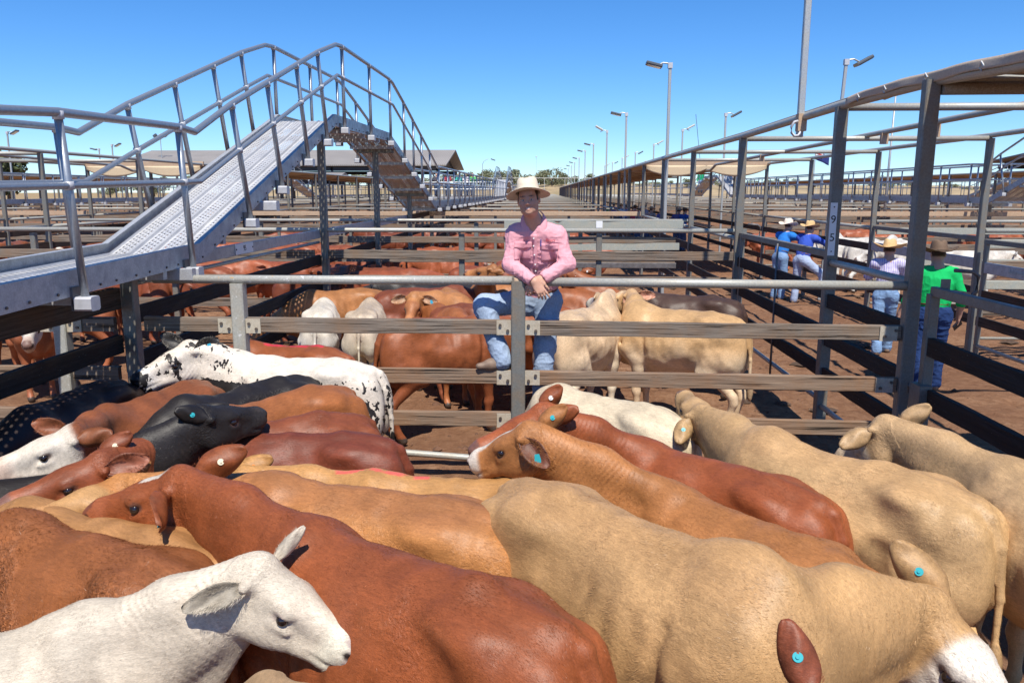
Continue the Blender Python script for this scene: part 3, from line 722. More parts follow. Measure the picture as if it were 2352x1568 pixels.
def walkway(xc, prof, st, label, group=None, wd=.95, detail=True, supports=(), ymaxd=25, dz=0.0):
    """prof: (Y, z) of the top edge of the side channels; st: Y of the stanchions"""
    x0, x1 = xc-wd/2, xc+wd/2
    root = empty('walkway', (xc, prof[0][0], 0), label, 'walkway', group)
    prof = [(y, z+dz) for y, z in prof]
    zf = lambda y: float(np.interp(y, [p[0] for p in prof], [p[1] for p in prof]))
    for x in (x0, x1):
        mb = MB(); n = len(prof); H_ = .155
        for i in range(n-1):
            (ya, za), (yb, zb) = prof[i], prof[i+1]
            mb.quadbox([(x-.004, ya, za-H_), (x+.004, ya, za-H_), (x+.004, yb, zb-H_), (x-.004, yb, zb-H_), (x-.004, ya, za), (x+.004, ya, za), (x+.004, yb, zb), (x-.004, yb, zb)])
            s_ = 1 if x == x0 else -1
            xa_, xb_ = sorted((x+s_*.005, x+s_*.045)) if s_ > 0 else sorted((x+s_*.045, x+s_*.005))
            for zo in (-.006, -H_): mb.quadbox([(xa_, ya, za+zo), (xb_, ya, za+zo), (xb_, yb, zb+zo), (xa_, yb, zb+zo), (xa_, ya, za+zo+.006), (xb_, ya, za+zo+.006), (xb_, yb, zb+zo+.006), (xa_, yb, zb+zo+.006)])
        ch_ = mb.build('side_channel', M_CHAN, root)
        if detail:
            y = prof[0][0]+.1; k = 0
            while y < min(ymaxd, prof[-1][0]):
                z = zf(y)-.125; s_ = 1 if x == x1 else -1
                if x == x1: MB().tube([(x+.003, y, z), (x+.012, y, z)], .009, 6).build('bolt', M_BOLT, ch_)
                y += .19+.07*(k % 2); k += 1
    # deck: long ribbed planks
    mb = MB(); npl = 4; pw_ = (wd-.10)/npl
    for q in range(npl):
        xa = x0+.05+q*pw_
        sec = [(0, .022), (.004, .0), (pw_*.12, -.004), (pw_*.20, .012), (pw_*.80, .012), (pw_*.88, -.004), (pw_-.006, .0), (pw_-.002, .022)]
        for i in range(len(prof)-1):
            (ya, za), (yb, zb) = prof[i], prof[i+1]; base = len(mb.v)
            for (y, z) in ((ya, za), (yb, zb)):
                for sx_, sz_ in sec: mb.v.append((xa+sx_, y, z-.10+sz_))
            m_ = len(sec)
            for j in range(m_-1): mb.f.append((base+j, base+j+1, base+m_+j+1, base+m_+j))
    dk = mb.build('deck', M_DECKN if wd < .9 else M_DECK, root)
    # cross bearers under the deck
    y = prof[0][0]+.4
    mb = MB()
    while y < min(prof[-1][0], 75):
        z = zf(y)-.155-.03; mb.box(x0+.01, x1-.01, y-.03, y+.03, z-.03, z+.028); y += 1.15 if y < 25 else 2.4
    br = mb.build('bearers', M_CHAN, root); br['kind'] = 'stuff'
    # stanchions: square to the slope on the ramps
    RH = .87
    def tilt(y):
        e = .15; sl_ = (zf(y+e)-zf(y-e))/(2*e)
        return sl_ if abs(sl_) > .22 else 0
    for x, s_ in ((x0, -1), (x1, 1)):
        tops = []; mids = []
        for y in st:
            z = zf(y); xx = x+s_*.065; sl_ = tilt(y)*1.12 if tilt(y) else (.10 if y < 6.3 else 0); L = math.hypot(1, sl_)
            dy, dzz = -sl_/L, 1/L; h = RH+.06
            b0 = (xx, y, z-.17); t0 = (xx, y+dy*h, z-.17+dzz*(h+.14))
            far = y > 30
            sm = MB().tube([b0, t0], .024, 6 if far else 10); so__ = sm.build('stanchion', M_GALV, root, smooth=True)
            cx0, cx1 = sorted((x+s_*.012, x+s_*.125))
            MB().beam((cx0, y, z-.20), (cx1, y, z-.20), .10, .085, ch=0 if far else .012).build('base_block', M_BLOCK, so__)
            if not far:
                for fz, col_ in ((.985, 0), (.62, 0)):
                    c0 = vec(*b0)+(vec(*t0)-vec(*b0))*(fz-.022); c1 = vec(*b0)+(vec(*t0)-vec(*b0))*(fz+.022)
                    MB().tube([c0, c1], .032, 10).build('collar', M_BLOCK, so__, smooth=True)
                MB().box(min(x+s_*.004, x+s_*.02), max(x+s_*.004, x+s_*.02), y-.05, y+.05, z-.24, z-.10).build('fixing_plate', M_DARKST, so__)
            tops.append(t0); mids.append(tuple(vec(*b0)+(vec(*t0)-vec(*b0))*.62))
        # rails follow the channel profile, bending where it bends
        for name_, off, pts in (('handrail', RH, tops), ('mid_rail', .493, mids)):
            kinks = []
            for i, (y, z) in enumerate(prof):
                if 0 < i < len(prof)-1:
                    s1_ = (prof[i][1]-prof[i-1][1])/(prof[i][0]-prof[i-1][0]); s2_ = (prof[i+1][1]-prof[i][1])/(prof[i+1][0]-prof[i][0])
                    yy = y-((s1_+s2_)/2)*off*.55; kinks.append((x+s_*.065, yy, z+off*(1.0)))
            allp = sorted([p for p in pts if all(abs(p[1]-k[1]) > .25 for k in kinks)]+kinks, key=lambda p: p[1])
            e0, e1 = prof[0], prof[-1]
            allp = [(x+s_*.065, e0[0], e0[1]+off-.0)]+[p for p in allp if e0[0]+.1 < p[1] < e1[0]-.1]+[(x+s_*.065, e1[0], e1[1]+off)]
            MB().tube(allp, .027 if name_ == 'handrail' else .022, 10).build(name_, M_GALV, root, smooth=True)
    if wd < .9: MB().beam((x1-.3, 7.92, zf(7.92)-.21), (x1+.16, 7.92, zf(7.92)-.21), .10, .10, ch=.012).build('bearer_end', M_BLOCK, root)
    for ys_ in supports:
        z = zf(ys_)-.2
        for xx in ((xc,) if ys_ > 16 else (xc,)):
            post(root, xx, ys_, z, wd=.10, dp=.10, name='support_post', mat=M_POST)
        if z > 2.2: MB().beam((x0+.05, ys_, z+.04), (x1-.05, ys_, z+.04), .06, .08, ch=.004).build('support_beam', M_POST, root)
        else: MB().beam((x0-.05, ys_, z+.0), (x1+.12, ys_, z+.0), .07, .09, ch=.004).build('support_beam', M_CHAN, root)
    return root
arch = lambda s0: [(s0, 2.14), (s0+4.2, 3.42), (s0+8.1, 3.42), (s0+14.0, 2.14)]
P1 = [(-1.5, 1.90), (3.98, 1.93), (6.40, 1.99), (10.90, 3.42), (14.75, 3.45), (20.75, 2.14)]
S1_ = [-.4, 1.2, 2.9, 4.62, 6.12, 7.42, 8.38, 9.37, 10.24, 11.15, 12.85, 14.5, 15.9, 17.0, 18.1, 19.4, 21.08]
P1b = P1+[(58, 2.14)]+[(62.2, 3.42), (66.3, 3.42), (72, 2.14), (150, 2.14)]
S1b = S1_+[22.9+1.65*i for i in range(20)]+[57.5+1.5*i for i in range(10)]+[74+3.3*i for i in range(14)]
wk = walkway(-3.20, P1b, S1b, 'near galvanised footbridge walkway climbing over the pens at left', wd=.80, supports=(1.5, 6.0, 11.6, 15.35, 19.1, 22.85, 26.6, 30.3, 37.8))
far = [(22.0, 2.2), (52, 2.2), (56.2, 3.5), (60.2, 3.5), (66, 2.2), (120, 2.2)]
wr = walkway(12.28, [(14.5, 4.35), (18.2, 3.55)]+far, [15.5, 17, 18.7, 20, 21.2]+[22.9+1.7*i for i in range(25)]+[66+3.4*i for i in range(10)], 'galvanised walkway across the pens at right, ramp rising toward the camera', supports=(22.8, 26.6, 30.3, 37.8, 45), dz=.05)
wl = walkway(-19.1, [(8, 2.14), (52, 2.14), (56.2, 3.42), (60.2, 3.42), (66, 2.14), (110, 2.14)], [9+1.75*i for i in range(33)]+[68+3.4*i for i in range(8)], 'galvanised walkway across the pens at far left', detail=False, supports=(15.35, 22.8, 30.3, 37.8, 45))
wr2 = walkway(28.1, [(24, 2.2), (40, 2.2), (44.2, 3.5), (48.2, 3.5), (54, 2.2), (90, 2.2)], [25+1.75*i for i in range(28)], 'distant walkway with footbridge beyond the right hand walkway', detail=False, supports=(30.3, 37.8, 45))

# ---------------------------------------------------------------- light poles
M_POLE = galv_mat('pole_steel', (.42, .44, .45), .45, .4, (.38, .36, .3), .4); M_LAMP = plain('lamp_housing', (.12, .13, .14), .4, .4); M_LAMPL = plain('pale_lamp_housing', (.6, .6, .55), .4, .2)
M_GLASS = plain('lamp_glass', (.45, .46, .44), .2)
def light_pole(x, y, h, side, label, group, pale=False, lean=(0, 0), kind='flood', z0=0):
    root = empty('light_pole', (x, y, 0), label, 'light pole', group)
    t = vec(x+lean[0], y+lean[1], h)
    MB().beam((x, y, z0), t, .065, .065, up=(0, 1, 0), ch=.006).build('pole', M_POLE, root)
    ml = M_LAMPL if pale else M_LAMP
    if kind == 'flood':
        MB().tube([t, t+vec(side*.16, 0, .02), t+vec(side*.30, 0, -.05)], .018, 6).build('arm', M_POLE, root)
        a = t+vec(side*.18, 0, .00)
        mb = MB(); tl = .55 if side > 0 else (-.28 if not pale else .50)
        c = t+vec(side*.36, 0, -.02 if not pale else .12); d = nrm((1 if side > 0 else -1, 0, tl if side > 0 else (.25 if not pale else .55)))
        mb.beam(c-d*.18, c+d*.18, .28, .07, up=(0, 0, 1), ch=.02); hd_ = mb.build('lamp_head', ml, root)
        u_ = nrm(np.cross((0, 1, 0), d)); u_ = -u_ if u_[2] > 0 else u_
        MB().beam(c-d*.15+u_*.037, c+d*.15+u_*.037, .24, .01, up=(0, 0, 1)).build('glass', M_GLASS, hd_)
        MB().box(t[0]-.05, t[0]+.05, t[1]-.05, t[1]+.05, h-.10, h+.02).build('pole_cap', M_BLOCK, root)
    elif kind == 'round':
        MB().tube([t, t+vec(0, 0, .25)], .28, 12, r2=.12).build('lamp_head', M_LAMPL, root, smooth=True)
    elif kind == 'curved':
        MB().tube([t, t+vec(.15*side, 0, .35), t+vec(.6*side, 0, .6), t+vec(1.0*side, 0, .6)], .03, 6).build('arm', M_POLE, root, smooth=True)
        MB().beam(t+vec(1.0*side, 0, .62), t+vec(1.5*side, 0, .45), .35, .12, ch=.03).build('lamp_head', M_LAMP, root)
    elif kind == 'cluster':
        for k in range(3):
            c = t+vec((k-1)*.55, 0, .1); MB().beam(c-vec(.16, .0, .1), c+vec(.16, 0, .12), .3, .25, ch=.02).build('lamp_head', M_LAMPL if k == 1 else M_LAMP, root)
        MB().tube([t-vec(.7, 0, 0), t+vec(.7, 0, 0)], .04, 6).build('arm', M_POLE, root)
    return root
light_pole(2.74, 8.95, 6.6, -1, 'close light pole clamped to the shade frame pipe, rising out of view', None, z0=2.98)
cp = bpy.data.objects['light_pole']
MB().box(2.70, 2.79, 8.88, 8.98, 3.04, 3.22).build('clamp', M_RUSTRAIL, cp)
cy_, cz_ = 8.86, 3.0
MB().tube([(2.69, cy_, 3.14), (2.65, cy_, 3.13), (2.622, cy_, 3.08), (2.628, cy_, 3.02), (2.66, cy_, 2.985), (2.70, cy_, 2.99), (2.725, cy_, 3.03)], .014, 8).build('cable_loop', M_BLOCK, cp, smooth=True)
light_pole(2.80, 18.8, 5.22, -1, 'tall light pole, dark lamp to the left, second along the right alley', None)
light_pole(6.25, 18.2, 5.18, 1, 'leaning light pole with dark lamp head tipped to the right', None, lean=(.22, 0))
light_pole(2.8, 28.4, 5.05, -1, 'third light pole along the alley, small dark lamp to the left', None)
light_pole(6.35, 29.2, 5.1, 1, 'light pole on the right side with dark lamp pointing right, mid distance', None)
light_pole(2.8, 37.0, 5.1, -1, 'light pole whose pale lamp is angled up to the left', None, pale=True)
light_pole(6.3, 37.8, 5.2, 1, 'light pole with pale lamp angled right, beside a thin mast', None, pale=True)
GPOLE = 'small light poles receding along the right alley'
for i, y in enumerate((47, 56.5, 66, 75.5, 85, 96)):
    light_pole(2.8, y, 5.1+(.1 if i == 1 else 0), -1, 'small distant light pole on the left side of the right alley', GPOLE)
    if i < 5: light_pole(6.3, y+.5, 5.1, 1, 'small distant light pole on the right side of the right alley', GPOLE+', right side', pale=i % 2 == 0)
light_pole(-25.5, 38, 5.2, 1, 'far left light pole with dark square lamp above the tree', None)
light_pole(-28.9, 52, 5.15, -1, 'thin light pole left of the shed, lamp to the left', None)
light_pole(-25.6, 47.5, 5.15, 1, 'thin light pole just left of the shed roof, lamp to the right', None)
light_pole(-41, 86, 8.2, 1, 'distant pole carrying a cluster of three floodlights', None, kind='cluster')
light_pole(-2.4, 240, 12.5, 1, 'thin white round topped pole beyond the yards', None, kind='round')
light_pole(-7.3, 96, 5.6, 1, 'curved arm lamp beyond the long walkway', None, kind='curved')
ms = empty('mast', (14.9, 36, 0), 'very tall thin mast behind the right shade frame', 'mast')
MB().tube([(14.9, 36, 0), (14.98, 36, 6.6)], .07, 8, r2=.035).build('pole', M_POLE, ms, smooth=True)
an = empty('mast', (7.0, 37, 0), 'thin leaning radio aerial beside a pale lamp', 'mast'); MB().tube([(7.1, 37, 3), (6.72, 37, 5.8)], .012, 5).build('aerial', M_LAMP, an)
fg = empty('flag_pole', (19.6, 60, 0), 'dark blue flag with red and white corner on a short pole', 'flag')
MB().tube([(19.6, 60, 0), (19.6, 60, 5.4)], .03, 6).build('pole', M_POLE, fg)
M_FLAG = plain('flag_blue', (.015, .03, .16), .8); M_FRED = plain('flag_red', (.5, .03, .04), .8); M_FW = plain('flag_white', (.75, .75, .78), .8)
ff = MB().grid(lambda u, v: (19.62+1.0*u, 60+.08*math.sin(u*9), 5.35-.45*u-.62*v), 8, 4).build('cloth', M_FLAG, fg, smooth=True); ff.modifiers.new('s', 'SOLIDIFY').thickness = .01
uj = MB(); P_ = lambda u, v: vec(19.62+1.0*u, 59.97+.08*math.sin(u*9), 5.35-.45*u-.62*v)
uj.beam(P_(0, 0), P_(.5, .5), .012, .10); uj.beam(P_(0, .5), P_(.5, 0), .012, .10); uj.beam(P_(0, .25), P_(.5, .25), .012, .14); uj.build('white_cross', M_FW, ff)
uj = MB(); uj.beam(P_(0, .25)-vec(0, .02, 0), P_(.5, .25)-vec(0, .02, 0), .012, .07); uj.beam(P_(.25, 0)-vec(0, .02, 0), P_(.25, .5)-vec(0, .02, 0), .07, .012, up=(0, 1, 0)); uj.build('red_cross', M_FRED, ff)

# ---------------------------------------------------------------- sheds, far fence, trees
M_ROOF = plain('shed_roof', (.30, .28, .26), .7, .1, .1, .4); M_ROOFU = plain('shed_underside', (.05, .05, .055), .8)
def roof_mat():
    m, nt, b = new_mat('corrugated_roof'); v = coord(nt, 'Object')
    w_ = nd(nt, 'ShaderNodeTexWave'); w_.inputs['Scale'].default_value = 1.6; nt.links.new(v, w_.inputs[0])
    n = noise(nt, v, .3, 4)
    c = mixc(nt, ramp(nt, n, [(.4, 0), (.7, 1)]), (.30, .275, .25), (.36, .33, .30)); nt.links.new(mixc(nt, .35, c, w_.outputs[0], 'MULTIPLY'), b.inputs['Base Color'])
    setin(b, Roughness=.65); bump(nt, w_.outputs[0], .4, .03, b); return m
M_ROOF = roof_mat()
def shed(x0, x1, y0, y1, eave, ridge, label):
    r = empty('open_shed', ((x0+x1)/2, y0, 0), label, 'shed'); ym = (y0+y1)/2
    mb = MB(); mb.quadbox([(x0, y0, eave), (x1, y0, eave), (x1, ym, ridge), (x0, ym, ridge), (x0, y0, eave+.12), (x1, y0, eave+.12), (x1, ym, ridge+.12), (x0, ym, ridge+.12)])
    mb.quadbox([(x0, ym, ridge), (x1, ym, ridge), (x1, y1, eave), (x0, y1, eave), (x0, ym, ridge+.12), (x1, ym, ridge+.12), (x1, y1, eave+.12), (x0, y1, eave+.12)])
    mb.build('roof', M_ROOF, r)
    for x in (x0+1.5, x1-1.2):
        MB().beam((x, y0+.6, eave-.05), (x, ym, ridge-.2), .12, .3).build('rafter', M_ROOFU, r); MB().beam((x, y1-.6, eave-.05), (x, ym, ridge-.2), .12, .3).build('rafter', M_ROOFU, r)
    MB().box(x0+1, x1-.8, y0+.4, y0+.55, eave-.5, eave-.1).build('eave_beam', M_ROOFU, r); MB().box(x0+1, x1-.8, y1-.55, y1-.4, eave-.5, eave-.1).build('eave_beam', M_ROOFU, r)
    n = int((x1-x0)/5)
    for i in range(n+1):
        x = x0+1.2+(x1-x0-2.2)*i/n
        for y in (y0+.5, y1-.5): post(r, x, y, eave-.1, wd=.2, dp=.2, mat=M_DARKST)
    return r
shed(-44.5, -9.9, 82, 100, 5.0, 6.9, 'large open sided shed with low grey gable roof behind the ramp')
shed(39, 70, 60, 74, 4.9, 5.5, 'dark flat looking shed roof at the far right')
shed(-26, -19, 74, 80, 3.6, 4.1, 'low pale roofed hut in front of the big shed')
ff_ = empty('mesh_fence', (0, 236, 0), 'tall white wire mesh fence on the dry bank at the horizon', 'fence')
M_FF = plain('white_paint', (.62, .62, .60), .6)
for i in range(0, 60):
    x = -150+6*i
    if x < -30 or x > 70: 
        if i % 2: continue
    MB().tube([(x, 236, 0), (x, 236, 6.4)], .06, 5).build('fence_post', M_FF, ff_)
MB().tube([(-150, 236, 6.35), (205, 236, 6.35)], .07, 5).build('top_rail', M_FF, ff_)
M_LEAF = plain('eucalypt_leaves', (.095, .115, .045), .7, 0, .45, .9); M_LEAF2 = plain('grey_green_leaves', (.19, .20, .115), .7, 0, .4, .8); M_BARK = plain('bark', (.20, .16, .12), .9, 0, .3, 4)
def tree(x, y, h, w_, label, group, mat=M_LEAF, n=900, seed=0, z0=0, ls=.35):
    rg_ = random.Random(seed); root = empty('gum_tree', (x, y, z0), label, 'tree', group)
    tb_ = MB(); cl_ = []
    tb_.tube([(x, y, z0), (x+rg_.uniform(-.2, .2), y, z0+h*.3), (x+rg_.uniform(-.4, .4), y, z0+h*.6)], .035*h, 7, r2=.018*h)
    for k in range(7):
        a = rg_.uniform(0, 6.28); rr = w_*.5*rg_.uniform(.25, .85); zc = z0+h*rg_.uniform(.45, .9)
        c = vec(x+rr*math.cos(a), y+rr*math.sin(a), zc); tb_.tube([(x, y, z0+h*rg_.uniform(.25, .5)), tuple(c)], .012*h, 5, r2=.004*h); cl_.append((c, w_*rg_.uniform(.16, .28)))
    tr = tb_.build('trunk', M_BARK, root, smooth=True)
    lb = MB()
    for k in range(n):
        c, r = rg_.choice(cl_); d = nrm((rg_.gauss(0, 1), rg_.gauss(0, 1), rg_.gauss(0, 1)))*r*rg_.random()**.4
        p = c+d*vec(1, 1, .62); s_ = ls*rg_.uniform(.5, 1.3); u = nrm((rg_.gauss(0, 1), rg_.gauss(0, 1), rg_.gauss(0, .6)))*s_; v_ = nrm(np.cross(u, (rg_.gauss(0, 1), rg_.gauss(0, 1), rg_.gauss(0, 1))))*s_*.6
        i0 = len(lb.v); lb.v += [tuple(p-u), tuple(p+v_), tuple(p+u), tuple(p-v_)]; lb.f.append((i0, i0+1, i0+2, i0+3))
    lb.build('crown', mat, root); return root
def tcopy(t, x, y, s_, label, group, rz, z0=0):
    c = copy_tree(t, (x, y, z0), rz, label, group); c.scale = (s_, s_, s_); return c
t0 = tree(-34.5, 51, 5.3, 5.5, 'leafy green tree at the left edge behind the pens', None, n=2600, seed=3, ls=.17)
tree(-39.5, 52, 6.8, 6, 'taller green tree cut by the left edge of the photo', None, n=2600, seed=8, ls=.18)
GT = 'gum trees along the horizon'
pr = [tree(-12, 330, 8, 12, 'gum tree in the far line along the horizon', GT, M_LEAF2, 1500, seed=20+i, z0=3.2, ls=.42) for i in range(3)]
rt = random.Random(9); pr[0].location.x = -14; pr[1].location.x = -22; pr[2].location.x = 3
for i in range(105):
    x = -185+i*4.2+rt.uniform(-2, 2); yy = 330+rt.uniform(-25, 60)
    tcopy(pr[i % 3], x, yy, rt.uniform(.45, .95)*(1.0 if x < 40 else .8), 'gum tree in the far line along the horizon', GT, rt.uniform(0, 6), 3.0 if abs(x) < 160 else 0)
# ---------------------------------------------------------------- cattle
TAN = (.52, .33, .165); ORANGE = (.46, .20, .070); RED = (.30, .085, .030); DRED = (.20, .050, .022)
CREAM = (.74, .62, .47); WHITE = (.80, .74, .66); BLACK = (.022, .018, .017); DBROWN = (.075, .042, .030)

def ear_mesh(L, W, flip):
    """cupped leaf: x along the ear, y across, z out of the cup"""
    n, m = 22, 9
    top = []; 
    for i in range(n+1):
        t = i/n; w = W*(math.sin(math.pi*min(1, (t*.86+.08)))**.62)*(1-.22*t)*(1+.02*math.sin(11*t+1))*(.58+.42*sstep(t, 0, .35))
        if i == n: w = W*.20
        for j in range(m+1):
            v = j/m*2-1
            cup = .26*W*(v*v)*(1-.5*t)-.10*W
            top.append((L*t, w*.5*v, cup-.10*L*t*t+.006*math.sin(9*t+3*v)))
    V = np.array(top); th = np.array([0, 0, -.0045])
    edge = np.array([abs(j/m*2-1) == 1 or i == n for i in range(n+1) for j in range(m+1)])
    V2 = V+th*np.where(edge, .3, 1.6)[:, None]
    N = len(V); F = []
    for i in range(n):
        for j in range(m):
            a = i*(m+1)+j; b = a+1; c = a+m+2; d = a+m+1
            F.append((a, d, c, b)); F.append((N+a, N+b, N+c, N+d))
    for i in range(n):
        for j in (0, m):
            a = i*(m+1)+j; b = a+m+1
            F.append((a, b, b+N, a+N) if j else (b, a, a+N, b+N))
    for j in range(m):
        a = n*(m+1)+j; F.append((a+1, a, a+N, a+1+N))
        a = j; F.append((a, a+1, a+1+N, a+N))
    VV = np.concatenate([V, V2])
    if flip: VV[:, 1] *= -1; F = [f[::-1] for f in F]
    return VV, np.array(F)

def frame(u, up):
    u = nrm(u); v = nrm(np.cross(up, u)); w = np.cross(u, v); return np.stack([u, v, w])   # rows: forward, left, up

def cow(label, P, d, s=1.0, fat=1.0, hump=0.0, col=RED, belly=None, legs=None, face=None, face_u=(.12, .5), face_w=.05,
        blaze=None, spots=None, muzzle=None, poll=None, muz=None, neck=(0.0, .10), nod=-.55, bend=0.0, ear=(.21, .13), ears=None,
        eardir=None, tags=(None, None), res=.013, group=None, spine=None, paint=None, tail=True, lift=0.0, stance=0, curly=.0, head=True, seed=0,
        eyecol=None, earin=None, headup=(0, 0, 1), neck_r=1.0, longneck=0.0, hs=1.06, earw=None, fur=None):
    """P: ground point (x, y) under the tail head. d: heading in radians (0 = +X). All of the animal's own sizes are at s = 1"""
    rng = random.Random(seed*31+7)
    if fur is None: fur = 110000 if res <= .0105 else (70000 if res <= .0125 else 0)
    if spots is not None: fur = 0
    ca, sa = math.cos(d), math.sin(d)
    def to_local(w):
        q = (np.array(w, float)-vec(P[0], P[1], lift)); return vec((q[0]*ca+q[1]*sa)/s, (-q[0]*sa+q[1]*ca)/s, q[2]/s)
    def T(x, y, z):
        if abs(bend) < 1e-4: return vec(x, y, z)
        a = bend*x; return vec(math.sin(a)/bend-y*math.sin(a), (1-math.cos(a))/bend+y*math.cos(a), z)
    ft = fat
    F = Field()
    th = lambda x: bend*x
    def rz(x):
        a = th(x); return np.array([[math.cos(a), math.sin(a), 0], [-math.sin(a), math.cos(a), 0], [0, 0, 1]])
    E = lambda x, y, z, r, k=.09: F.ell(T(x, y, z), r, k, rz(x))
    # trunk
    E(.15, 0, 1.00, (.25, .20*ft, .235)); E(.05, .115, .88, (.19, .115, .30)); E(.05, -.115, .88, (.19, .115, .30))
    E(.40, 0, 1.06, (.32, .185*ft, .19), .12)
    E(.62, 0, .91, (.46, .27*ft, .31), .12); E(.85, 0, .90, (.36, .25*ft, .34), .12)
    E(1.06, 0, .92, (.25, .205*ft, .33), .10)
    for y in (-1, 1):
        F.cone(T(1.15, y*.14, .84), T(1.03, y*.075, 1.19), .085, .05, .09)          # shoulder blade
        F.cone(T(1.05, y*.15, .72), T(1.17, y*.15, .84), .075, .08, .08)
        F.ell(T(.265, y*.155*ft, 1.165), (.10, .055, .045), .12, rz(.27))                                   # hooks
        F.ball(T(-.03, y*.10, 1.09), .045, .06)                                       # pins
        F.ell(T(.46, y*(.09+.26*ft), 1.14), (.16, .09, .09), .20, rz(.42), neg=True)      # hollow of the flank
        F.cone(T(.20, y*.17, .80), T(.30, y*.19, .66), .10, .07, .08)                  # stifle
    F.chain([T(-.01, 0, 1.175), T(.28, 0, 1.215), T(.6, 0, 1.20), T(.9, 0, 1.205), T(1.08, 0, 1.235)], [.045, .05, .045, .04, .055], .06)
    for y in (-1, 1):
        F.cone(T(.93, y*.27*ft, .70), T(.955, y*.22*ft, 1.08), .030, .022, .07, neg=True)
        F.cone(T(.33, y*(.225+.035*ft), .92), T(.40, y*(.24+.03*ft), .74), .022, .022, .08, neg=True)
        F.cone(T(1.19, y*.20, .88), T(1.13, y*.15, 1.10), .018, .015, .05, neg=True)
    if hump: F.ell(T(1.08, 0, 1.24+.05*hump), (.15, .065, .07+.05*hump), .08, rz(1.08))
    F.ell(T(1.24, 0, .78), (.12, .10, .17), .10)                                       # brisket
    F.cone(T(.35, 0, .68), T(.95, 0, .62), .09, .09, .10)
    # legs
    for y, q in ((1, stance), (-1, -stance)):
        hx = .07*q
        F.chain([T(.06, y*.13, .80), T(.20+hx*.3, y*.15, .66)], [.14, .095], .07)
        F.chain([T(.20+hx*.3, y*.15, .66), T(-.03+hx, y*.145, .42), T(-.04+hx, y*.14, .36), T(.02+hx, y*.135, .13), T(.045+hx, y*.135, .07)], [.09, .046, .043, .031, .040], .035)
        F.cone(T(.045+hx, y*.135, .075), T(.075+hx, y*.135, .028), .040, .047, .02)
        fx = -.06*q
        F.chain([T(1.05, y*.15, .72), T(1.02, y*.14, .60), T(1.05+fx, y*.13, .36), T(1.04+fx, y*.13, .33), T(1.03+fx, y*.13, .12), T(1.05+fx, y*.13, .07)], [.085, .068, .043, .040, .030, .038], .035)
        F.cone(T(1.055+fx, y*.13, .07), T(1.085+fx, y*.13, .028), .038, .045, .02)
    if tail:
        tx = .03*rng.uniform(-1, 1)
        F.chain([T(0, 0, 1.185), T(-.07, tx, 1.15), T(-.125, tx, 1.03), T(-.15, tx*1.5, .80), T(-.155, tx*2, .55)], [.034, .032, .027, .019, .015], .018)
        F.ell(T(-.165, tx*2, .47), (.032, .03, .11), .02)
    # neck and head
    N0 = T(1.16, 0, 1.02); hd = th(1.16)
    if poll is not None:
        pl = to_local(poll); md = to_local(muz)-pl; Hd = nrm(md)
    else:
        yaw = hd+neck[0]; pit = neck[1]
        Ln = .50+longneck
        pl = N0+Ln*vec(math.cos(yaw)*math.cos(pit), math.sin(yaw)*math.cos(pit), math.sin(pit))+vec(0, 0, .13)
        Hd = nrm(vec(math.cos(yaw+neck[0]*.5)*math.cos(nod), math.sin(yaw+neck[0]*.5)*math.cos(nod), math.sin(nod)))
    up = nrm(headup)
    if abs(Hd@up) > .97: up = vec(1, 0, 0)
    M = frame(Hd, up)
    hp = lambda u, v, w: pl+hs*(u*M[0]+v*M[1]+w*M[2])
    Nb = hp(.0, 0, -.11)
    mid = (N0+Nb)/2+vec(0, 0, .02); side = nrm(np.cross(Nb-N0, vec(0, 0, 1)))
    base = T(1.03, 0, 1.0)
    nr = neck_r
    F.chain([base, N0, mid, Nb], [.22*nr, .195*nr, .145*nr, .105*nr], .10, side, .66)
    F.chain([T(1.05, 0, 1.20), (T(1.05, 0, 1.20)+hp(-.02, 0, -.04))/2+vec(0, 0, .015), hp(-.01, 0, -.045)], [.06, .05, .05], .09)     # crest
    F.chain([T(1.25, 0, .80), (T(1.25, 0, .78)+hp(.06, 0, -.2))/2+vec(0, 0, .0), hp(.06, 0, -.19)], [.07, .05, .04], .08, side, .45)     # dewlap
    if head:
        e = lambda u, v, w, r, k=.035, neg=False: F.ell(hp(u, v, w), r, k, M, neg)
        e(.06, 0, -.085, (.105, .082, .085)); e(.130, 0, -.058, (.13, .090, .060)); e(.0, 0, -.035, (.05, .055, .045))
        F.cone(hp(.15, 0, -.068), hp(.375, 0, -.068), .064, .050, .04, M[1], .98)
        F.cone(hp(.13, 0, -.115), hp(.37, 0, -.098), .078, .056, .04, M[1], .85)
        e(.378, 0, -.102, (.068, .070, .080), .03); e(.418, 0, -.088, (.036, .064, .058), .02); e(.435, 0, -.070, (.022, .056, .034), .015)
        e(.372, 0, -.172, (.060, .046, .028), .03)
        for y in (-1, 1):
            F.cone(hp(.06, y*.042, -.200), hp(.35, y*.028, -.150), .056, .034, .04)
            e(.10, y*.050, -.160, (.12, .045, .095)); e(.155, y*.073, -.052, (.045, .020, .022), .025)
            e(.165, y*.080, -.118, (.05, .014, .016), .02)
            e(.165, y*.099, -.085, (.026, .020, .016), .012, True); e(.163, y*.090, -.068, (.026, .009, .008), .008)
            e(.440, y*.050, -.076, (.017, .018, .012), .008, True)
            F.cone(hp(.0, y*.07, -.055), hp(.0, y*.10, -.055), .03, .022, .03)
            F.cone(hp(.31, y*.072, -.150), hp(.435, y*.052, -.140), .007, .006, .010, neg=True)
    V, Q = F.mesh(res, 1)
    # displacement: muscle, ribs, skin folds (real relief on the skin)
    X, Y, Z = V[:, 0], V[:, 1], V[:, 2]
    me = np_mesh('cattle_body', V, Q)
    nn = np.empty(len(me.vertices)*3, np.float32); me.vertices.foreach_get('normal', nn); nn = nn.reshape(-1, 3)
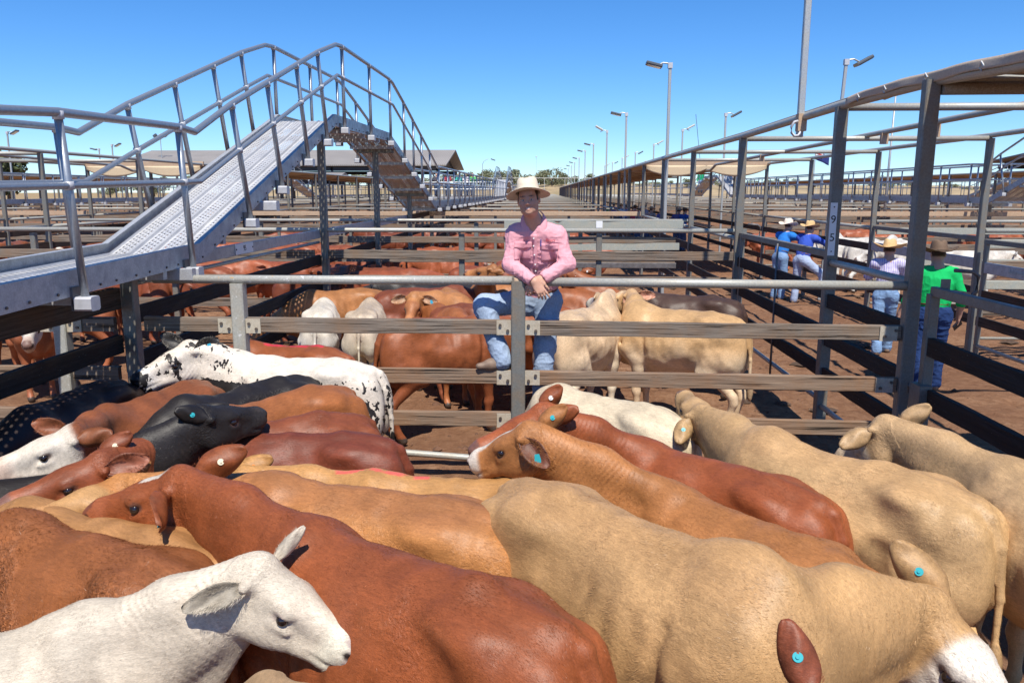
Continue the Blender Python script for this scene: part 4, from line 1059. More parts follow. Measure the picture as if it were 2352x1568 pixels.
    if len(nn) == len(V):
        if abs(bend) > 1e-4:
            bx = np.arctan2(X*bend, 1-Y*bend)/bend
        else: bx = X
        trunk = sstep(bx, -.1, .05)*(1-sstep(bx, 1.1, 1.25))*sstep(Z, .6, .75)
        rib = np.sin(bx*58+vnoise(V, .3, 3+seed)*1.2)*sstep(bx, .5, .6)*(1-sstep(bx, .9, 1.0))*sstep(Z, .75, .85)*(1-sstep(Z, 1.08, 1.16))
        dsp = .0032*rib*(1.5-fat)*2+trunk*(.014*vnoise(V, .16, seed)+.005*vnoise(V, .07, seed+5))+.0006*vnoise(V, .03, seed+9)
        ax = Nb-N0; L = np.linalg.norm(ax); t = ((V-N0)@ax)/L**2
        dist = np.linalg.norm(V-N0-np.clip(t, 0, 1)[:, None]*ax, axis=1)
        nk = sstep(t, .15, .4)*(1-sstep(t, .9, 1.05))*(dist < .26)
        dsp = dsp+nk*.0021*np.sin(t*L*250+3.5*vnoise(V, .10, seed+2))*(.5+.5*vnoise(V, .12, seed+4))
        V = V+nn*dsp[:, None]
        me.vertices.foreach_set('co', V.astype(np.float32).ravel())
    else: bx = X; t = X*0; L = 1; dist = X*0+9
    # coat colours
    C = np.tile(np.array(col, float), (len(V), 1))
    def mix(m, c): 
        m = np.clip(m, 0, 1)[:, None]; C[:] = C*(1-m)+np.array(c, float)*m
    colb = np.array(col, float)
    patch = vnoise(V, .28, seed+11)*.5+.5*vnoise(V, .11, seed+12)
    C *= (1+.16*patch)[:, None]
    mix(.55*sstep(Z, 1.16, 1.24)*(bx < 1.2), np.array(spine) if spine is not None else colb*.72)
    b = np.array(belly) if belly is not None else np.minimum(colb*1.35+.01, .8)
    mix(.8*(1-sstep(Z+.08*patch, .60, .98))*(bx > -.3), b)
    if legs is not None: mix(1-sstep(Z+.06*patch, .45, .62), legs)
    H = (V-pl)@M.T; hu, hv, hw = H[:, 0], H[:, 1], H[:, 2]
    inh = (np.abs(hv) < .13) & (hw > -.26) & (hw < .08) & (hu > -.1) & (hu < .5)
    if head:
        if face is not None:
            fm = inh*sstep(hu+.04*patch, face_u[0]-.03, face_u[0]+.02)*(1-sstep(hu, face_u[1], face_u[1]+.03))
            if face_u[1]-face_u[0] < .15: fm = fm*(np.abs(hv+.01) < .045+.02*patch)*(hw > -.05)
            mix(fm, face)
        if blaze is not None:
            wd = face_w+.012*patch
            mix(inh*(1-sstep(np.abs(hv), wd-.012, wd))*sstep(hu, -.01, .03)*(hw > -.105), blaze)
            mix(inh*sstep(hu+.03*patch, .33, .37), blaze)
        else:
            mix(.35*inh*sstep(hu, .30, .38), np.minimum(colb*1.5+.03, .8))
        nose = muzzle if muzzle is not None else (.16, .085, .07)
        mix(inh*sstep(hu+.03*(np.abs(hv) < .05), .425, .445)*(hw > -.115)*.9, nose)
        er = np.sqrt(((hu-.165)/.030)**2+((hw+.085)/.021)**2)
        mix((1-sstep(er, .8, 1.35))*(np.abs(hv) > .05)*inh*.85, eyecol if eyecol is not None else (.10, .05, .04))
        mix(inh*.7*np.exp(-((hw+.150-.08*(hu-.31))/.006)**2)*sstep(hu, .29, .32)*(1-sstep(hu, .44, .45)), colb*.35)
        nr_ = np.sqrt(((hu-.440)/.024)**2+((hw+.074)/.016)**2+((np.abs(hv)-.050)/.024)**2)
        mix((1-sstep(nr_, .7, 1.2))*inh, (.02, .012, .01))
    if spots is not None:
        fld = -.20+.25*sstep(bx, .3, -.2)+.22*vnoise(V, .25, seed+22)-.9*sstep(Z, 1.12, 1.2)*(bx < 1.05)
        fld = np.maximum(fld, -.5+1.3*sstep(bx, .40, .75)*(1-sstep(Z+.05*patch, 1.08, 1.13)))
        fld = np.where(inh, -.12+.5*np.exp(-((hu-.17)**2+(hw+.08)**2)/.004)-.5*sstep(hu, .0, .08)*(1-sstep(hu, .10, .16))+.6*sstep(hu, .36, .42), fld)
        fa_ = me.attributes.new('spot', 'FLOAT', 'POINT'); fa_.data.foreach_set('value', fld.astype(np.float32))
    if paint is not None:
        pc, x0, x1, yy = paint
        mix(.75*(np.abs(Y-yy-.02*patch) < .022)*(bx > x0)*(bx < x1)*(Z > 1.05)*sstep(vnoise(V, .05, seed+44), -.6, .0), pc)
    hoof = (Z < .062)
    mix(hoof*1.0, (.07, .05, .04))
    tw = (bx < -.10)*(Z < .58)
    mix(tw*.6, colb*.5+.01)
    A = me.color_attributes.new('coat', 'FLOAT_COLOR', 'POINT')
    A.data.foreach_set('color', np.concatenate([np.clip(C, 0, .9), np.ones((len(C), 1))], 1).astype(np.float32).ravel())
    cu = me.attributes.new('curl', 'FLOAT', 'POINT')
    cu.data.foreach_set('value', (np.clip(curly*(sstep(patch, -.1, .3)*(1-sstep(Z, 1.2, 1.25)))*1.0+ (.25*inh*sstep(.09-hu, 0, .08)), 0, 1)).astype(np.float32))
    # flow direction coordinate for the hair: along trunk, then along neck, then along head
    root = bpy.data.objects.new('cow', None); COL.objects.link(root)
    root.location = (P[0], P[1], lift); root.rotation_euler = (0, 0, d); root.scale = (s, s, s)
    root['label'] = label; root['category'] = 'cow'
    if group: root['group'] = group
    body = bpy.data.objects.new('body', me); COL.objects.link(body); body.parent = root
    me.materials.append(M_COAT if spots is None else M_SPOT)
    if fur:
        rs = np.random.RandomState(seed+5); q = rs.randint(0, len(Q), fur); wts = rs.dirichlet((1, 1, 1, 1), fur)
        pos = (V[Q[q]]*wts[:, :, None]).sum(1); nv = nn[Q[q]].mean(1); nv /= np.linalg.norm(nv, axis=1)[:, None]+1e-9
        cf = C[Q[q, 0]]; zz = pos[:, 2]; ihd = inh[Q[q, 0]]; bq = bx[Q[q, 0]]
        keep = (zz > .45) & (nv[:, 2] > -.5); 
        if head: keep &= ~((np.linalg.norm((pos-pl)@M.T-np.array([.165, 0, -.085])*1.0, axis=1) < .13) & (np.abs(((pos-pl)@M.T)[:, 0]-.165) < .03) & (np.abs(((pos-pl)@M.T)[:, 2]+.085) < .026)) & ~(((pos-pl)@M.T)[:, 0] > .42)
        pos, nv, cf, ihd, bq = pos[keep], nv[keep], cf[keep], ihd[keep], bq[keep]; n_ = len(pos)
        fl = np.tile(np.array([-.8, 0, -.35]), (n_, 1)); fl[ihd] = -Hd
        sw = np.stack([vnoise(pos, .20, seed+61), vnoise(pos, .20, seed+62), vnoise(pos, .20, seed+63)], 1)
        cl_ = np.clip(curly*1.2*np.clip(vnoise(pos, .28, seed+11)+.35, 0, 1), 0, 1)[:, None]
        fine = np.stack([vnoise(pos, .022, seed+71), vnoise(pos, .022, seed+72), vnoise(pos, .022, seed+73)], 1)
        fl = fl+sw*.7+fine*(.35+1.6*cl_)+rs.normal(0, .12, (n_, 3)); fl -= (fl*nv).sum(1)[:, None]*nv; fl /= np.linalg.norm(fl, axis=1)[:, None]+1e-9
        L_ = (rs.uniform(.009, .017, n_)*(1+.5*cl_[:, 0]))[:, None]; lift = rs.uniform(.08, .28, n_)[:, None]+.25*cl_
        sd_ = np.cross(nv, fl)*.00085; tw_ = rs.normal(0, .35, n_)[:, None]; sd_ = sd_*np.cos(tw_)+nv*.00085*np.sin(tw_)
        base = pos-nv*.0012
        FV = np.concatenate([base-sd_, base+sd_, base+fl*L_+nv*L_*lift]); FQ = np.stack([np.arange(n_), np.arange(n_)+n_, np.arange(n_)+2*n_], 1)
        fm_ = np_mesh('fur', FV, FQ, smooth=False)
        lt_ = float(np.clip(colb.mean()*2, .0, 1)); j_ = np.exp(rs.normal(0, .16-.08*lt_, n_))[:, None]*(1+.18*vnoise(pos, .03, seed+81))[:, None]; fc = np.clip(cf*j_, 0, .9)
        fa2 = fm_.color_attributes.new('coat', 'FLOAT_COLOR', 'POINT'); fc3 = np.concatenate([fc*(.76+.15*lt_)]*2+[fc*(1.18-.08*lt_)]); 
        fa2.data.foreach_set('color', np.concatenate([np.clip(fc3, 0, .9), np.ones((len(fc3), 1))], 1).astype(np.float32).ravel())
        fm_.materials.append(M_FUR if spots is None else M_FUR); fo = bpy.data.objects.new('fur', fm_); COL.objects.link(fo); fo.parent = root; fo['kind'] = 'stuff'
    if head:
        for y in (1, -1):
            bm = bmesh.new(); bmesh.ops.create_uvsphere(bm, u_segments=16, v_segments=10, radius=.0235)
            ec = hp(.165, y*.0785, -.085)
            bmesh.ops.translate(bm, verts=bm.verts, vec=ec)
            mm = bpy.data.meshes.new('eye'); bm.to_mesh(mm); bm.free(); mm.polygons.foreach_set('use_smooth', [True]*len(mm.polygons))
            mm.materials.append(M_EYE); o = bpy.data.objects.new('eye', mm); COL.objects.link(o); o.parent = root
        el, ew = ear
        for i, y in enumerate((1, -1)):
            if ears is not None and not ears[i]: continue
            es = earw[i][2] if (earw is not None and earw[i] is not None and len(earw[i]) > 2 and not isinstance(earw[i][0], str)) else (1, 1)
            el, ew = ear[0]*es[0], ear[1]*es[1]
            Ve, Fe = ear_mesh(el, ew, y < 0)
            if earw is not None and earw[i] is None: continue
            if earw is not None and isinstance(earw[i][0], str): ed = nrm(earw[i][1][0]*M[0]+earw[i][1][1]*M[1]+earw[i][1][2]*M[2]); en = earw[i][2][0]*M[0]+earw[i][2][1]*M[1]+earw[i][2][2]*M[2]
            elif earw is not None: ed, en = nrm(earw[i][0]), earw[i][1]
            elif eardir is not None:
                ed = nrm(eardir[i][0]*M[0]+eardir[i][1]*M[1]+eardir[i][2]*M[2]); en = eardir[i][3]; en = en[0]*M[0]+en[1]*M[1]+en[2]*M[2]
            else:
                ed = nrm(-.35*M[0]+y*.95*M[1]-.12*M[2]); en = .95*M[0]+.1*y*M[1]+.35*M[2]
            ax1 = nrm(np.cross(en, ed)); ax2 = np.cross(ed, ax1)   # ax2 = cup normal
            o0 = hp(.0, y*.088, -.055)
            W = o0+Ve[:, :1]*ed+Ve[:, 1:2]*ax1+Ve[:, 2:3]*ax2
            mm = np_mesh('ear', W, Fe)
            n = len(Ve)//2
            cc = np.tile(colb*.85, (len(Ve), 1)); inn = np.array(earin if earin is not None else np.minimum(colb*1.1+.03, .8))
            tt = Ve[:, 0]/el; cc[:n] = inn*(.75+.25*tt[:n, None]); cc *= (1-.35*sstep(np.abs(Ve[:, 1])/(ew*.5), .55, 1.0)*(.5+.5*tt))[:, None]; cc *= (1+.25*vnoise(Ve*np.array([1, 5, 1]), .02, 7))[:, None]
            if face is not None and earin is None: pass
            a = mm.color_attributes.new('coat', 'FLOAT_COLOR', 'POINT')
            a.data.foreach_set('color', np.concatenate([np.clip(cc, 0, .9), np.ones((len(cc), 1))], 1).astype(np.float32).ravel())
            mm.materials.append(M_COAT)
            oe = bpy.data.objects.new('ear', mm); COL.objects.link(oe); oe.parent = root
            if res < .02:      # fringe of hair inside and along the ear
                hv_, hf_ = [], []
                for q in range(420):
                    tq = rng.uniform(.02, .85); vq = rng.choice((-1, 1))*rng.uniform(.35, 1.0)
                    w_ = ew*(math.sin(math.pi*min(1, (tq*.86+.08)))**.62)*(1-.25*tq)
                    b0 = o0+el*tq*ed+w_*.5*vq*ax1+ax2*(.34*ew*vq*vq*(1-.5*tq)-.10*ew-.10*el*tq*tq)
                    dr = nrm(ed*rng.uniform(.3, 1)+ax1*vq*rng.uniform(.2, 1.0)+ax2*rng.uniform(.0, .9))
                    ln = rng.uniform(.008, .024); sd = nrm(np.cross(dr, vec(rng.random(), rng.random(), 1)))*.0007
                    k_ = len(hv_); hv_ += [b0-sd, b0+sd, b0+dr*ln-vec(0, 0, .002)]; hf_.append((k_, k_+1, k_+2))
                hm = bpy.data.meshes.new('ear_hair'); hm.from_pydata([tuple(q) for q in hv_], [], hf_)
                ha = hm.color_attributes.new('coat', 'FLOAT_COLOR', 'POINT')
                ha.data.foreach_set('color', np.tile(np.append(np.clip(colb*1.0, 0, .9), 1), len(hv_)).astype(np.float32))
                hm.materials.append(M_COAT); ho = bpy.data.objects.new('ear_hair', hm); COL.objects.link(ho); ho.parent = oe; ho['kind'] = 'stuff'
            tg = tags[i]
            if tg:
                c0 = o0+el*.52*ed
                if tg[0] == 'disc':
                    bm = bmesh.new()
                    for rr, z0, z1 in ((.0145, 0, .004), (.0055, .004, .008)):
                        r_ = bmesh.ops.create_cone(bm, cap_ends=True, segments=20, radius1=rr, radius2=rr*.93, depth=z1-z0)
                        bmesh.ops.translate(bm, verts=r_['verts'], vec=(0, 0, (z0+z1)/2))
                    tn = ax2*(tg[2] if len(tg) > 2 else -1)
                    R3 = Matrix((tuple(ed), tuple(np.cross(tn, ed)), tuple(tn))).transposed().to_4x4()
                    z0_ = -.10*ew-.10*el*.27
                    bmesh.ops.transform(bm, matrix=Matrix.Translation(c0+ax2*(z0_-.0095 if tn@ax2 < 0 else z0_+.002)) @ R3, verts=bm.verts)
                    mm = bpy.data.meshes.new('ear_tag'); bm.to_mesh(mm); bm.free()
                else:
                    c0 = o0+el*.6*ed
                    q = [(-.004, -.02, 0), (-.004, .02, 0), (.035, .028, 0), (.062, .024, 0), (.062, -.024, 0), (.035, -.028, 0)]
                    vs = []
                    hang = nrm(ed*.3+vec(0, 0, -1)); sdv = nrm(np.cross(hang, ax2)); nn2 = np.cross(hang, sdv)
                    for zz in (-.001, .001):
                        for a_, b_, _ in q: vs.append(tuple(c0+hang*a_*.8+sdv*b_*.62+nn2*(zz+.006)))
                    mm = bpy.data.meshes.new('ear_tag'); mm.from_pydata(vs, [], [(0, 1, 2, 3, 4, 5), (11, 10, 9, 8, 7, 6)]+[((i_+1) % 6, i_, i_+6, (i_+1) % 6+6) for i_ in range(6)])
                mm.materials.append(M_TAG[tg[1]]); ot = bpy.data.objects.new('ear_tag', mm); COL.objects.link(ot); ot.parent = oe
    return root
def copy_cow(o, label, P, d, s=None, color=None, group=None):
    c = o.copy(); COL.objects.link(c); c.location = (P[0], P[1], 0); c.rotation_euler = (0, 0, d)
    if s: c.scale = (s, s, s)
    c['label'] = label
    if group: c['group'] = group
    for ch in list(o.children):
        k = ch.copy(); COL.objects.link(k); k.parent = c
        if color: k.color = color
        for g in ch.children:
            h = g.copy(); COL.objects.link(h); h.parent = k
            if color: h.color = color
    return c
DBG = False
# ---------------------------------------------------------------- the herd
def at_tail(T, W_, s): 
    t = onz(T[0], T[1], 1.22*s); w_ = onz(W_[0], W_[1], 1.26*s); return (t[0], t[1]), math.atan2(w_[1]-t[1], w_[0]-t[0])
def on_ray(px, c, L, side, zlim=(.2, 1.9)):
    """point of the pixel's ray at distance L from c; side 'n' = the nearer one"""
    v = _ray(*px); v = v/np.linalg.norm(v); q = _C-c; b = v@q; k = q@q-L*L; D = b*b-k
    if D <= 0 or side == 'm': t = -b
    else: t = -b-math.sqrt(D) if side == 'n' else -b+math.sqrt(D)
    return _C+v*t
def dir_px(a, b, phi):
    """direction whose image runs from pixel a to pixel b, turned phi degrees toward the viewer of the survey"""
    v = nrm(_R*(b[0]-a[0])-_U*(b[1]-a[1])); c = _ray(*a); c = c/np.linalg.norm(c); v = nrm(v-(v@c)*c); return v*math.cos(R(phi))-c*math.sin(R(phi))
def herd(label, T, W_, s=.9, pm=None, d=None, P=None, hs=1.06, ep=None, dep=None, **kw):
    if P is None: P, dd = at_tail(T, W_, s); d = dd if d is None else d
    ca, sa = math.cos(d), math.sin(d)
    if pm:
        n0 = vec(P[0]+ca*1.16*s, P[1]+sa*1.16*s, 1.02*s)
        a_, b_, phi = pm; ln = math.hypot(b_[0]-a_[0], b_[1]-a_[1]); hl = .447*hs*s
        t = dep or hl*FPX*math.cos(R(phi))/ln
        rr = _ray(*a_)
        if not dep:       # the neck has a length: bring the head within its reach
            ts = np.linspace(t*.6, t*1.6, 201); dd_ = np.linalg.norm(_C+ts[:, None]*rr-n0, axis=1)/s
            ok = dd_ < .74; t = ts[ok][np.argmin(np.abs(ts[ok]-t))] if ok.any() else ts[np.argmin(dd_)]
        if not dep and abs(phi) < 60:
            phi = math.copysign(math.degrees(math.acos(min(1, ln*t/(hl*FPX)))), phi if phi else 1)
        pl = _C+rr*t; dv = dir_px(a_, b_, phi); dv = nrm(dv+.185*frame(dv, (0, 0, 1))[2]); kw['poll'] = pl; kw['muz'] = pl+dv*hl; kw['hs'] = hs
        if DBG: print('HEAD %-40s n0=%s poll=%s neck=%.2f (rest .52) muz=%s' % (label[:40], np.round(n0, 2), np.round(pl, 2), np.linalg.norm(pl-n0)/s, np.round(kw['muz'], 2)))
    if ep:     # ears: (base px, tip px, phi, side) side +1 shows the cup
        L3 = lambda v: vec(v[0]*ca+v[1]*sa, -v[0]*sa+v[1]*ca, v[2]); out = []
        for q in ep:
            if q is None: out.append(None); continue
            if q[0] == 'h': out.append(q); continue
            dv = dir_px(q[0], q[1], q[2]); c = _ray(*q[0]); c = -c/np.linalg.norm(c)*q[3]
            if len(q) > 4: c = nrm(c+vec(*q[4]))
            out.append((L3(dv), L3(c)) + ((q[5],) if len(q) > 5 else ()))
        kw['earw'] = out
    return cow(label, P, d, s=s, **kw)
WHITE = (.68, .61, .52); YE = (.45, .24, .09)
# near pen, from the front
herd('white calf with grey ear, head turned right at lower left', None, None, s=.86, P=(-2.28, 1.92), d=R(18), col=(.60, .52, .41), fat=.9, hump=.3,
     pm=((612, 1292), (822, 1500), 4), muzzle=(.42, .33, .30), earin=(.30, .26, .20), seed=1, res=.010, eyecol=(.42, .33, .28), ear=(.23, .125), curly=.1, ep=[((600, 1290), (652, 1230), 10, -1, (0, 0, 0), (.78, .50)), ((545, 1400), (412, 1450), 5, 1, (0, 0, 0), (.95, .80))])
herd('tan back showing at the very bottom edge of the photo', (790, 1590), (480, 1522), s=.92, P=(-.74, 1.91), d=R(-85), col=TAN, head=True, seed=2, nod=-.9, neck=(0, -.4), res=.013)
herd('big dark red cow with a small white star, head stretched to the left', (1285, 1435), (720, 1215), s=.98, muzzle=(.20, .065, .035), pm=((402, 1082), (222, 1180), -14), col=(.29, .080, .026), blaze=None, face=WHITE, face_u=(.015, .14),
     seed=3, fat=.95, res=.010, tags=(('flag', 'teal'), ('disc', 'cream')), curly=.25, ear=(.24, .15), ep=[('h', (-.25, .95, -.35), (.85, .35, .1)), ((430, 1100), (552, 1035), 5, -1)])
herd('fuzzy red brown cow at the left edge, rump toward the middle', (452, 1335), (60, 1200), s=.90, col=(.30, .105, .036), seed=4, curly=1.0, fat=1.02, neck=(.0, -.1), res=.012)
herd('light tan rump tucked behind the fuzzy red brown cow', (462, 1268), (130, 1175), s=.88, col=(.44, .22, .085), seed=5, neck=(0, -.5), fat=.9, res=.014)
herd('orange cow with dark rump behind the big dark red one', (1150, 1185), (640, 1105), s=.95, pm=((278, 1098), (95, 1190), 5), col=(.46, .205, .070), spine=(.26, .10, .04), seed=6, fat=1.0, res=.011,
     tags=(None, ('disc', 'cream')), face=(.48, .27, .11), curly=.2, ep=[((262, 1095), (236, 1150), 30, 1), ((330, 1070), (432, 1003), 0, -1)])
herd('light orange cow with a pink paint stripe along its spine', (1290, 1125), (860, 1096), s=.84, col=(.52, .27, .095), belly=(.6, .38, .18), seed=7, pm=((560, 1078), (440, 1170), 0), ear=(.25, .15), paint=((.8, .10, .10), .75, 1.3, .0),
     tags=(None, ('disc', 'orange')), earin=(.52, .40, .22), res=.012, curly=.2, ep=[((545, 1110), (520, 1160), 20, 1), ((560, 1080), (645, 1040), 5, -1)])
herd('maroon cow with a bald spot on its back, rump right', (884, 1045), (650, 1045), s=.88, P=(-.84, 4.12), d=R(-178), fat=.88, col=(.19, .048, .024), seed=8, neck=(.1, -.5), res=.012)
herd('dark red cow, head left with shut eye, above the fuzzy one', (825, 965), (520, 985), s=.90, P=(-1.08, 4.52), d=R(-148), fat=.88, pm=((222, 1046), (-8, 1178), 5), col=(.25, .070, .028), seed=9, res=.011, tags=(None, ('disc', 'cream')), ep=[((250, 1065), (338, 1040), 10, 1), ((330, 1070), (400, 1010), 0, -1)])
herd('orange brown cow whose back rises behind the dark red ones', (800, 915), (600, 915), s=.92, P=(-1.33, 5.12), d=R(-128), fat=.9, col=(.36, .125, .040), seed=10, neck=(0, -.5), res=.013)
herd('black cow with its back to the spotted one', (720, 860), (470, 895), s=.92, P=(-1.66, 5.40), d=R(-120), fat=.9, col=BLACK, seed=11, neck=(0, -.5), res=.013, curly=.5, belly=(.03, .025, .022))
herd('black cow facing right with a teal disc in its ear', None, None, s=.86, P=(-3.0, 3.15), d=R(26), pm=((466, 938), (604, 956), -28), hs=.96, col=BLACK, seed=12, belly=(.03, .025, .022), muzzle=(.02, .018, .018), tags=(None, ('disc', 'teal')), res=.012, curly=.5, ep=[((480, 935), (520, 925), -20, -1), ((445, 965), (370, 945), 10, -1)])
herd('red cow with white face looking left near the walkway', (468, 875), (270, 935), s=.88, pm=((157, 984), (-12, 1079), 10), col=(.26, .085, .034), face=WHITE, face_u=(-.02, .5), seed=13, muzzle=(.45, .35, .32), res=.012, earin=(.22, .07, .03), ep=[((172, 1035), (250, 1018), 10, -1), ((130, 965), (98, 955), 0, 1)])
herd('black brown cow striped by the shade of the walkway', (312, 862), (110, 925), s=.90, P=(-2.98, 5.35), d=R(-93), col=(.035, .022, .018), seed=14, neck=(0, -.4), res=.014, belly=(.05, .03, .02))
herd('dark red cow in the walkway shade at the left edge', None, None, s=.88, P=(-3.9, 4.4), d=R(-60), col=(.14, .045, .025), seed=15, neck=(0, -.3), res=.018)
herd('white cow spotted black, black ears and a blue tag', (850, 838), (600, 812), s=.95, P=(-1.26, 5.62), d=R(173), pm=((427, 789), (318, 870), 15), col=WHITE, spots=(.018, .016, .016), seed=16, muzzle=(.04, .035, .035), belly=WHITE, legs=WHITE, res=.011,
     tags=(('flag', 'blue'), None), spine=(.78, .70, .60), earin=(.03, .028, .028), ear=(.20, .14), ep=[((442, 800), (495, 772), 5, 1), ((395, 780), (368, 762), 0, 1)])
# right hand group
herd('red cow behind the white blazed one, head left, cream disc', (1885, 1145), (1480, 1022), s=.88, pm=((1238, 935), (1075, 1050), 0), col=(.30, .082, .028), seed=17, res=.011, tags=(('disc', 'cream'), ('disc', 'white')), ear=(.20, .13), ep=[((1262, 985), (1346, 955), 5, -1), ((1238, 940), (1278, 890), 0, -1)])
herd('orange cow with white blaze and muzzle, head left, teal tag', (1990, 1318), (1440, 1082), s=.87, pm=((1207, 978), (1082, 1068), -33), col=(.42, .175, .058), blaze=WHITE, face_w=.042, seed=18, fat=.98, res=.010,
     tags=(('flag', 'teal'), ('disc', 'teal')), muzzle=(.5, .4, .36), curly=.15, earin=(.15, .05, .025), ep=[((1195, 1025), (1248, 1078), 25, 1), ((1228, 975), (1272, 935), 0, -1)], hs=.98)
herd('cream white cow standing against the fence, rump right', (1550, 985), (1340, 940), s=.86, P=(.82, 4.72), d=R(140), col=(.72, .60, .42), seed=19, neck=(-.3, -.75), nod=-1.1, res=.013, fat=1.05)
herd('tan cow with its nose through the fence, teal ear disc', (2245, 1145), (1800, 1010), s=.92, pm=((1616, 936), (1596, 925), -70), col=(.51, .325, .155), seed=20, fat=1.04, res=.011, tags=(('disc', 'teal'), None), spine=(.47, .28, .13), curly=.1, ep=[((1592, 965), (1570, 1020), 20, -1), ((1645, 955), (1668, 985), 0, -1)], dep=4.75)
herd('pale tan cow at the right edge beside the gate', None, None, s=.92, P=(2.28, 2.62), d=R(97), pm=((2025, 962), (1925, 1062), -35), col=(.52, .34, .175), seed=21, res=.012, face=(.62, .50, .36), face_u=(.10, .5), fat=.95, tags=(('flag', 'teal'), None), tail=True, ep=[((2009, 1005), (1962, 1030), 10, -1), ((2040, 965), (2062, 950), 0, -1)])
herd('big tan cow facing the lower right, white face, teal disc', (1185, 1105), (1640, 1272), s=1.02, pm=((2165, 1388), (2345, 1680), 0), col=(.48, .285, .125), face=WHITE, face_u=(.13, .5), seed=22, fat=1.0, res=.010, hump=.15,
     tags=(('disc', 'teal'), None), ear=(.25, .15), curly=.15, spine=(.44, .25, .11), ep=[((2095, 1382), (2014, 1285), 0, -1), ((2132, 1490), (2022, 1535), 25, 1)])
herd('red ear with teal disc poking up from a cow below the frame', None, None, s=.88, P=(1.62, .62), d=R(150), col=(.24, .065, .028), seed=23, res=.013, pm=((1850, 1625), (1700, 1800), -20),
     tags=(None, ('disc', 'teal')), ear=(.205, .115), neck_r=.8, ep=[None, ((1835, 1600), (1782, 1445), 0, -1)], dep=1.75)
# middle pen
herd('white rumped cow seen from behind, left of the middle pen', None, None, s=.84, P=(-2.62, 9.0), d=R(100), col=(.74, .68, .58), seed=24, neck=(0, -.3), res=.016)
herd('cream cow seen from behind with a grey brown spine', None, None, s=.86, P=(-2.05, 8.75), d=R(95), col=(.66, .55, .42), spine=(.30, .22, .15), seed=25, neck=(0, -.3), res=.016)
herd('red cow standing side on behind the fence, rump left', (903, 745), (1092, 712), s=.94, P=(-1.47, 7.45), d=R(28), col=(.29, .088, .032), seed=26, neck=(.2, -.2), res=.014, belly=(.24, .07, .028), fat=1.02)
herd('cream brahman beside the man, facing away to the right', None, None, s=.98, P=(.12, 7.55), d=R(60), col=(.66, .47, .29), belly=(.74, .62, .46), legs=(.72, .62, .48), seed=27, hump=.8, res=.014, neck=(-.15, .35), nod=-.5, fat=.92,
     pm=((1398, 668), (1352, 700), -50), face=(.5, .45, .40), earin=(.6, .45, .35))
herd('tan brahman with freckled pale belly looking left', (1640, 752), (1470, 715), s=.96, P=(1.92, 7.85), d=R(150), col=(.58, .36, .17), belly=(.76, .62, .45), legs=(.70, .52, .34), seed=28, hump=.3, res=.014,
     pm=((1448, 667), (1395, 700), -45), tags=(None, ('disc', 'white')), earin=(.62, .30, .2), face=(.62, .45, .26), ep=[((1455, 675), (1472, 705), 20, 1), ((1465, 665), (1525, 668), 5, 1)])
herd('dark brown cow with its rump to the alley posts', None, None, s=.94, P=(2.25, 9.35), d=R(162), col=DBROWN, seed=29, neck=(0, -.3), res=.016, belly=(.06, .035, .025))
herd('red cow with pink paint on its back behind the near fence', (795, 800), (600, 775), s=.84, P=(-1.75, 6.75), d=R(168), col=(.29, .085, .03), seed=30, neck=(0, -.2), res=.015, paint=((.62, .03, .07), .2, .9, .03))
herd('orange cow far left in the middle pen, head down in shade', None, None, s=.9, P=(-2.2, 10.6), d=R(215), col=(.40, .17, .06), seed=31, neck=(0, -.4), res=.018)
herd('maroon cow, rump left, in the crowd of the middle pen', None, None, s=.92, P=(-2.1, 10.2), d=R(15), col=(.21, .06, .03), seed=32, neck=(0, -.2), res=.018)
herd('reddish orange cow turned toward the second fence', None, None, s=.88, P=(-1.45, 9.6), d=R(-60), col=(.33, .11, .038), seed=33, neck=(0, -.2), res=.018)
herd('orange cow looking toward the camera, blue tag in its ear', None, None, s=.92, P=(-1.35, 10.6), d=R(-72), col=(.44, .19, .07), seed=34, res=.014, pm=((950, 676), (938, 745), 45), tags=(('flag', 'blue'), None), face=(.36, .14, .055), earin=(.5, .3, .18), ep=[((968, 680), (1005, 690), 0, 1), ((925, 680), (882, 690), 0, 1)])
herd('maroon cow just left of the man, back seen over the rail', None, None, s=.90, P=(-1.2, 9.0), d=R(10), col=(.22, .065, .03), seed=35, neck=(0, -.2), res=.018)
herd('orange cow resting its head on the herd left of the man', None, None, s=.96, P=(.25, 10.7), d=R(184), col=(.40, .165, .06), seed=36, res=.014, pm=((1130, 608), (1068, 634), -35), tags=(None, ('disc', 'white')), ep=[((1130, 620), (1192, 634), 5, -1), ((1135, 608), (1165, 605), 0, -1)])
herd('red cow just right of the man with a white ear disc', None, None, s=.92, P=(-.15, 10.2), d=R(8), col=(.32, .10, .035), seed=37, res=.016, pm=((1318, 620), (1285, 640), -50), tags=(('disc', 'white'), ('disc', 'white')), ep=[((1325, 625), (1370, 636), 5, -1), ((1325, 620), (1350, 612), 0, -1)])
herd('black headed cow at the back of the middle pen', None, None, s=.90, P=(-.9, 11.1), d=R(190), col=(.03, .027, .027), seed=38, res=.018, neck=(-.3, .25), nod=-.3)
herd('red cow side on behind the legs of the man', None, None, s=.90, P=(-.75, 8.5), d=R(5), col=(.30, .09, .032), seed=39, neck=(0, -.3), res=.018)
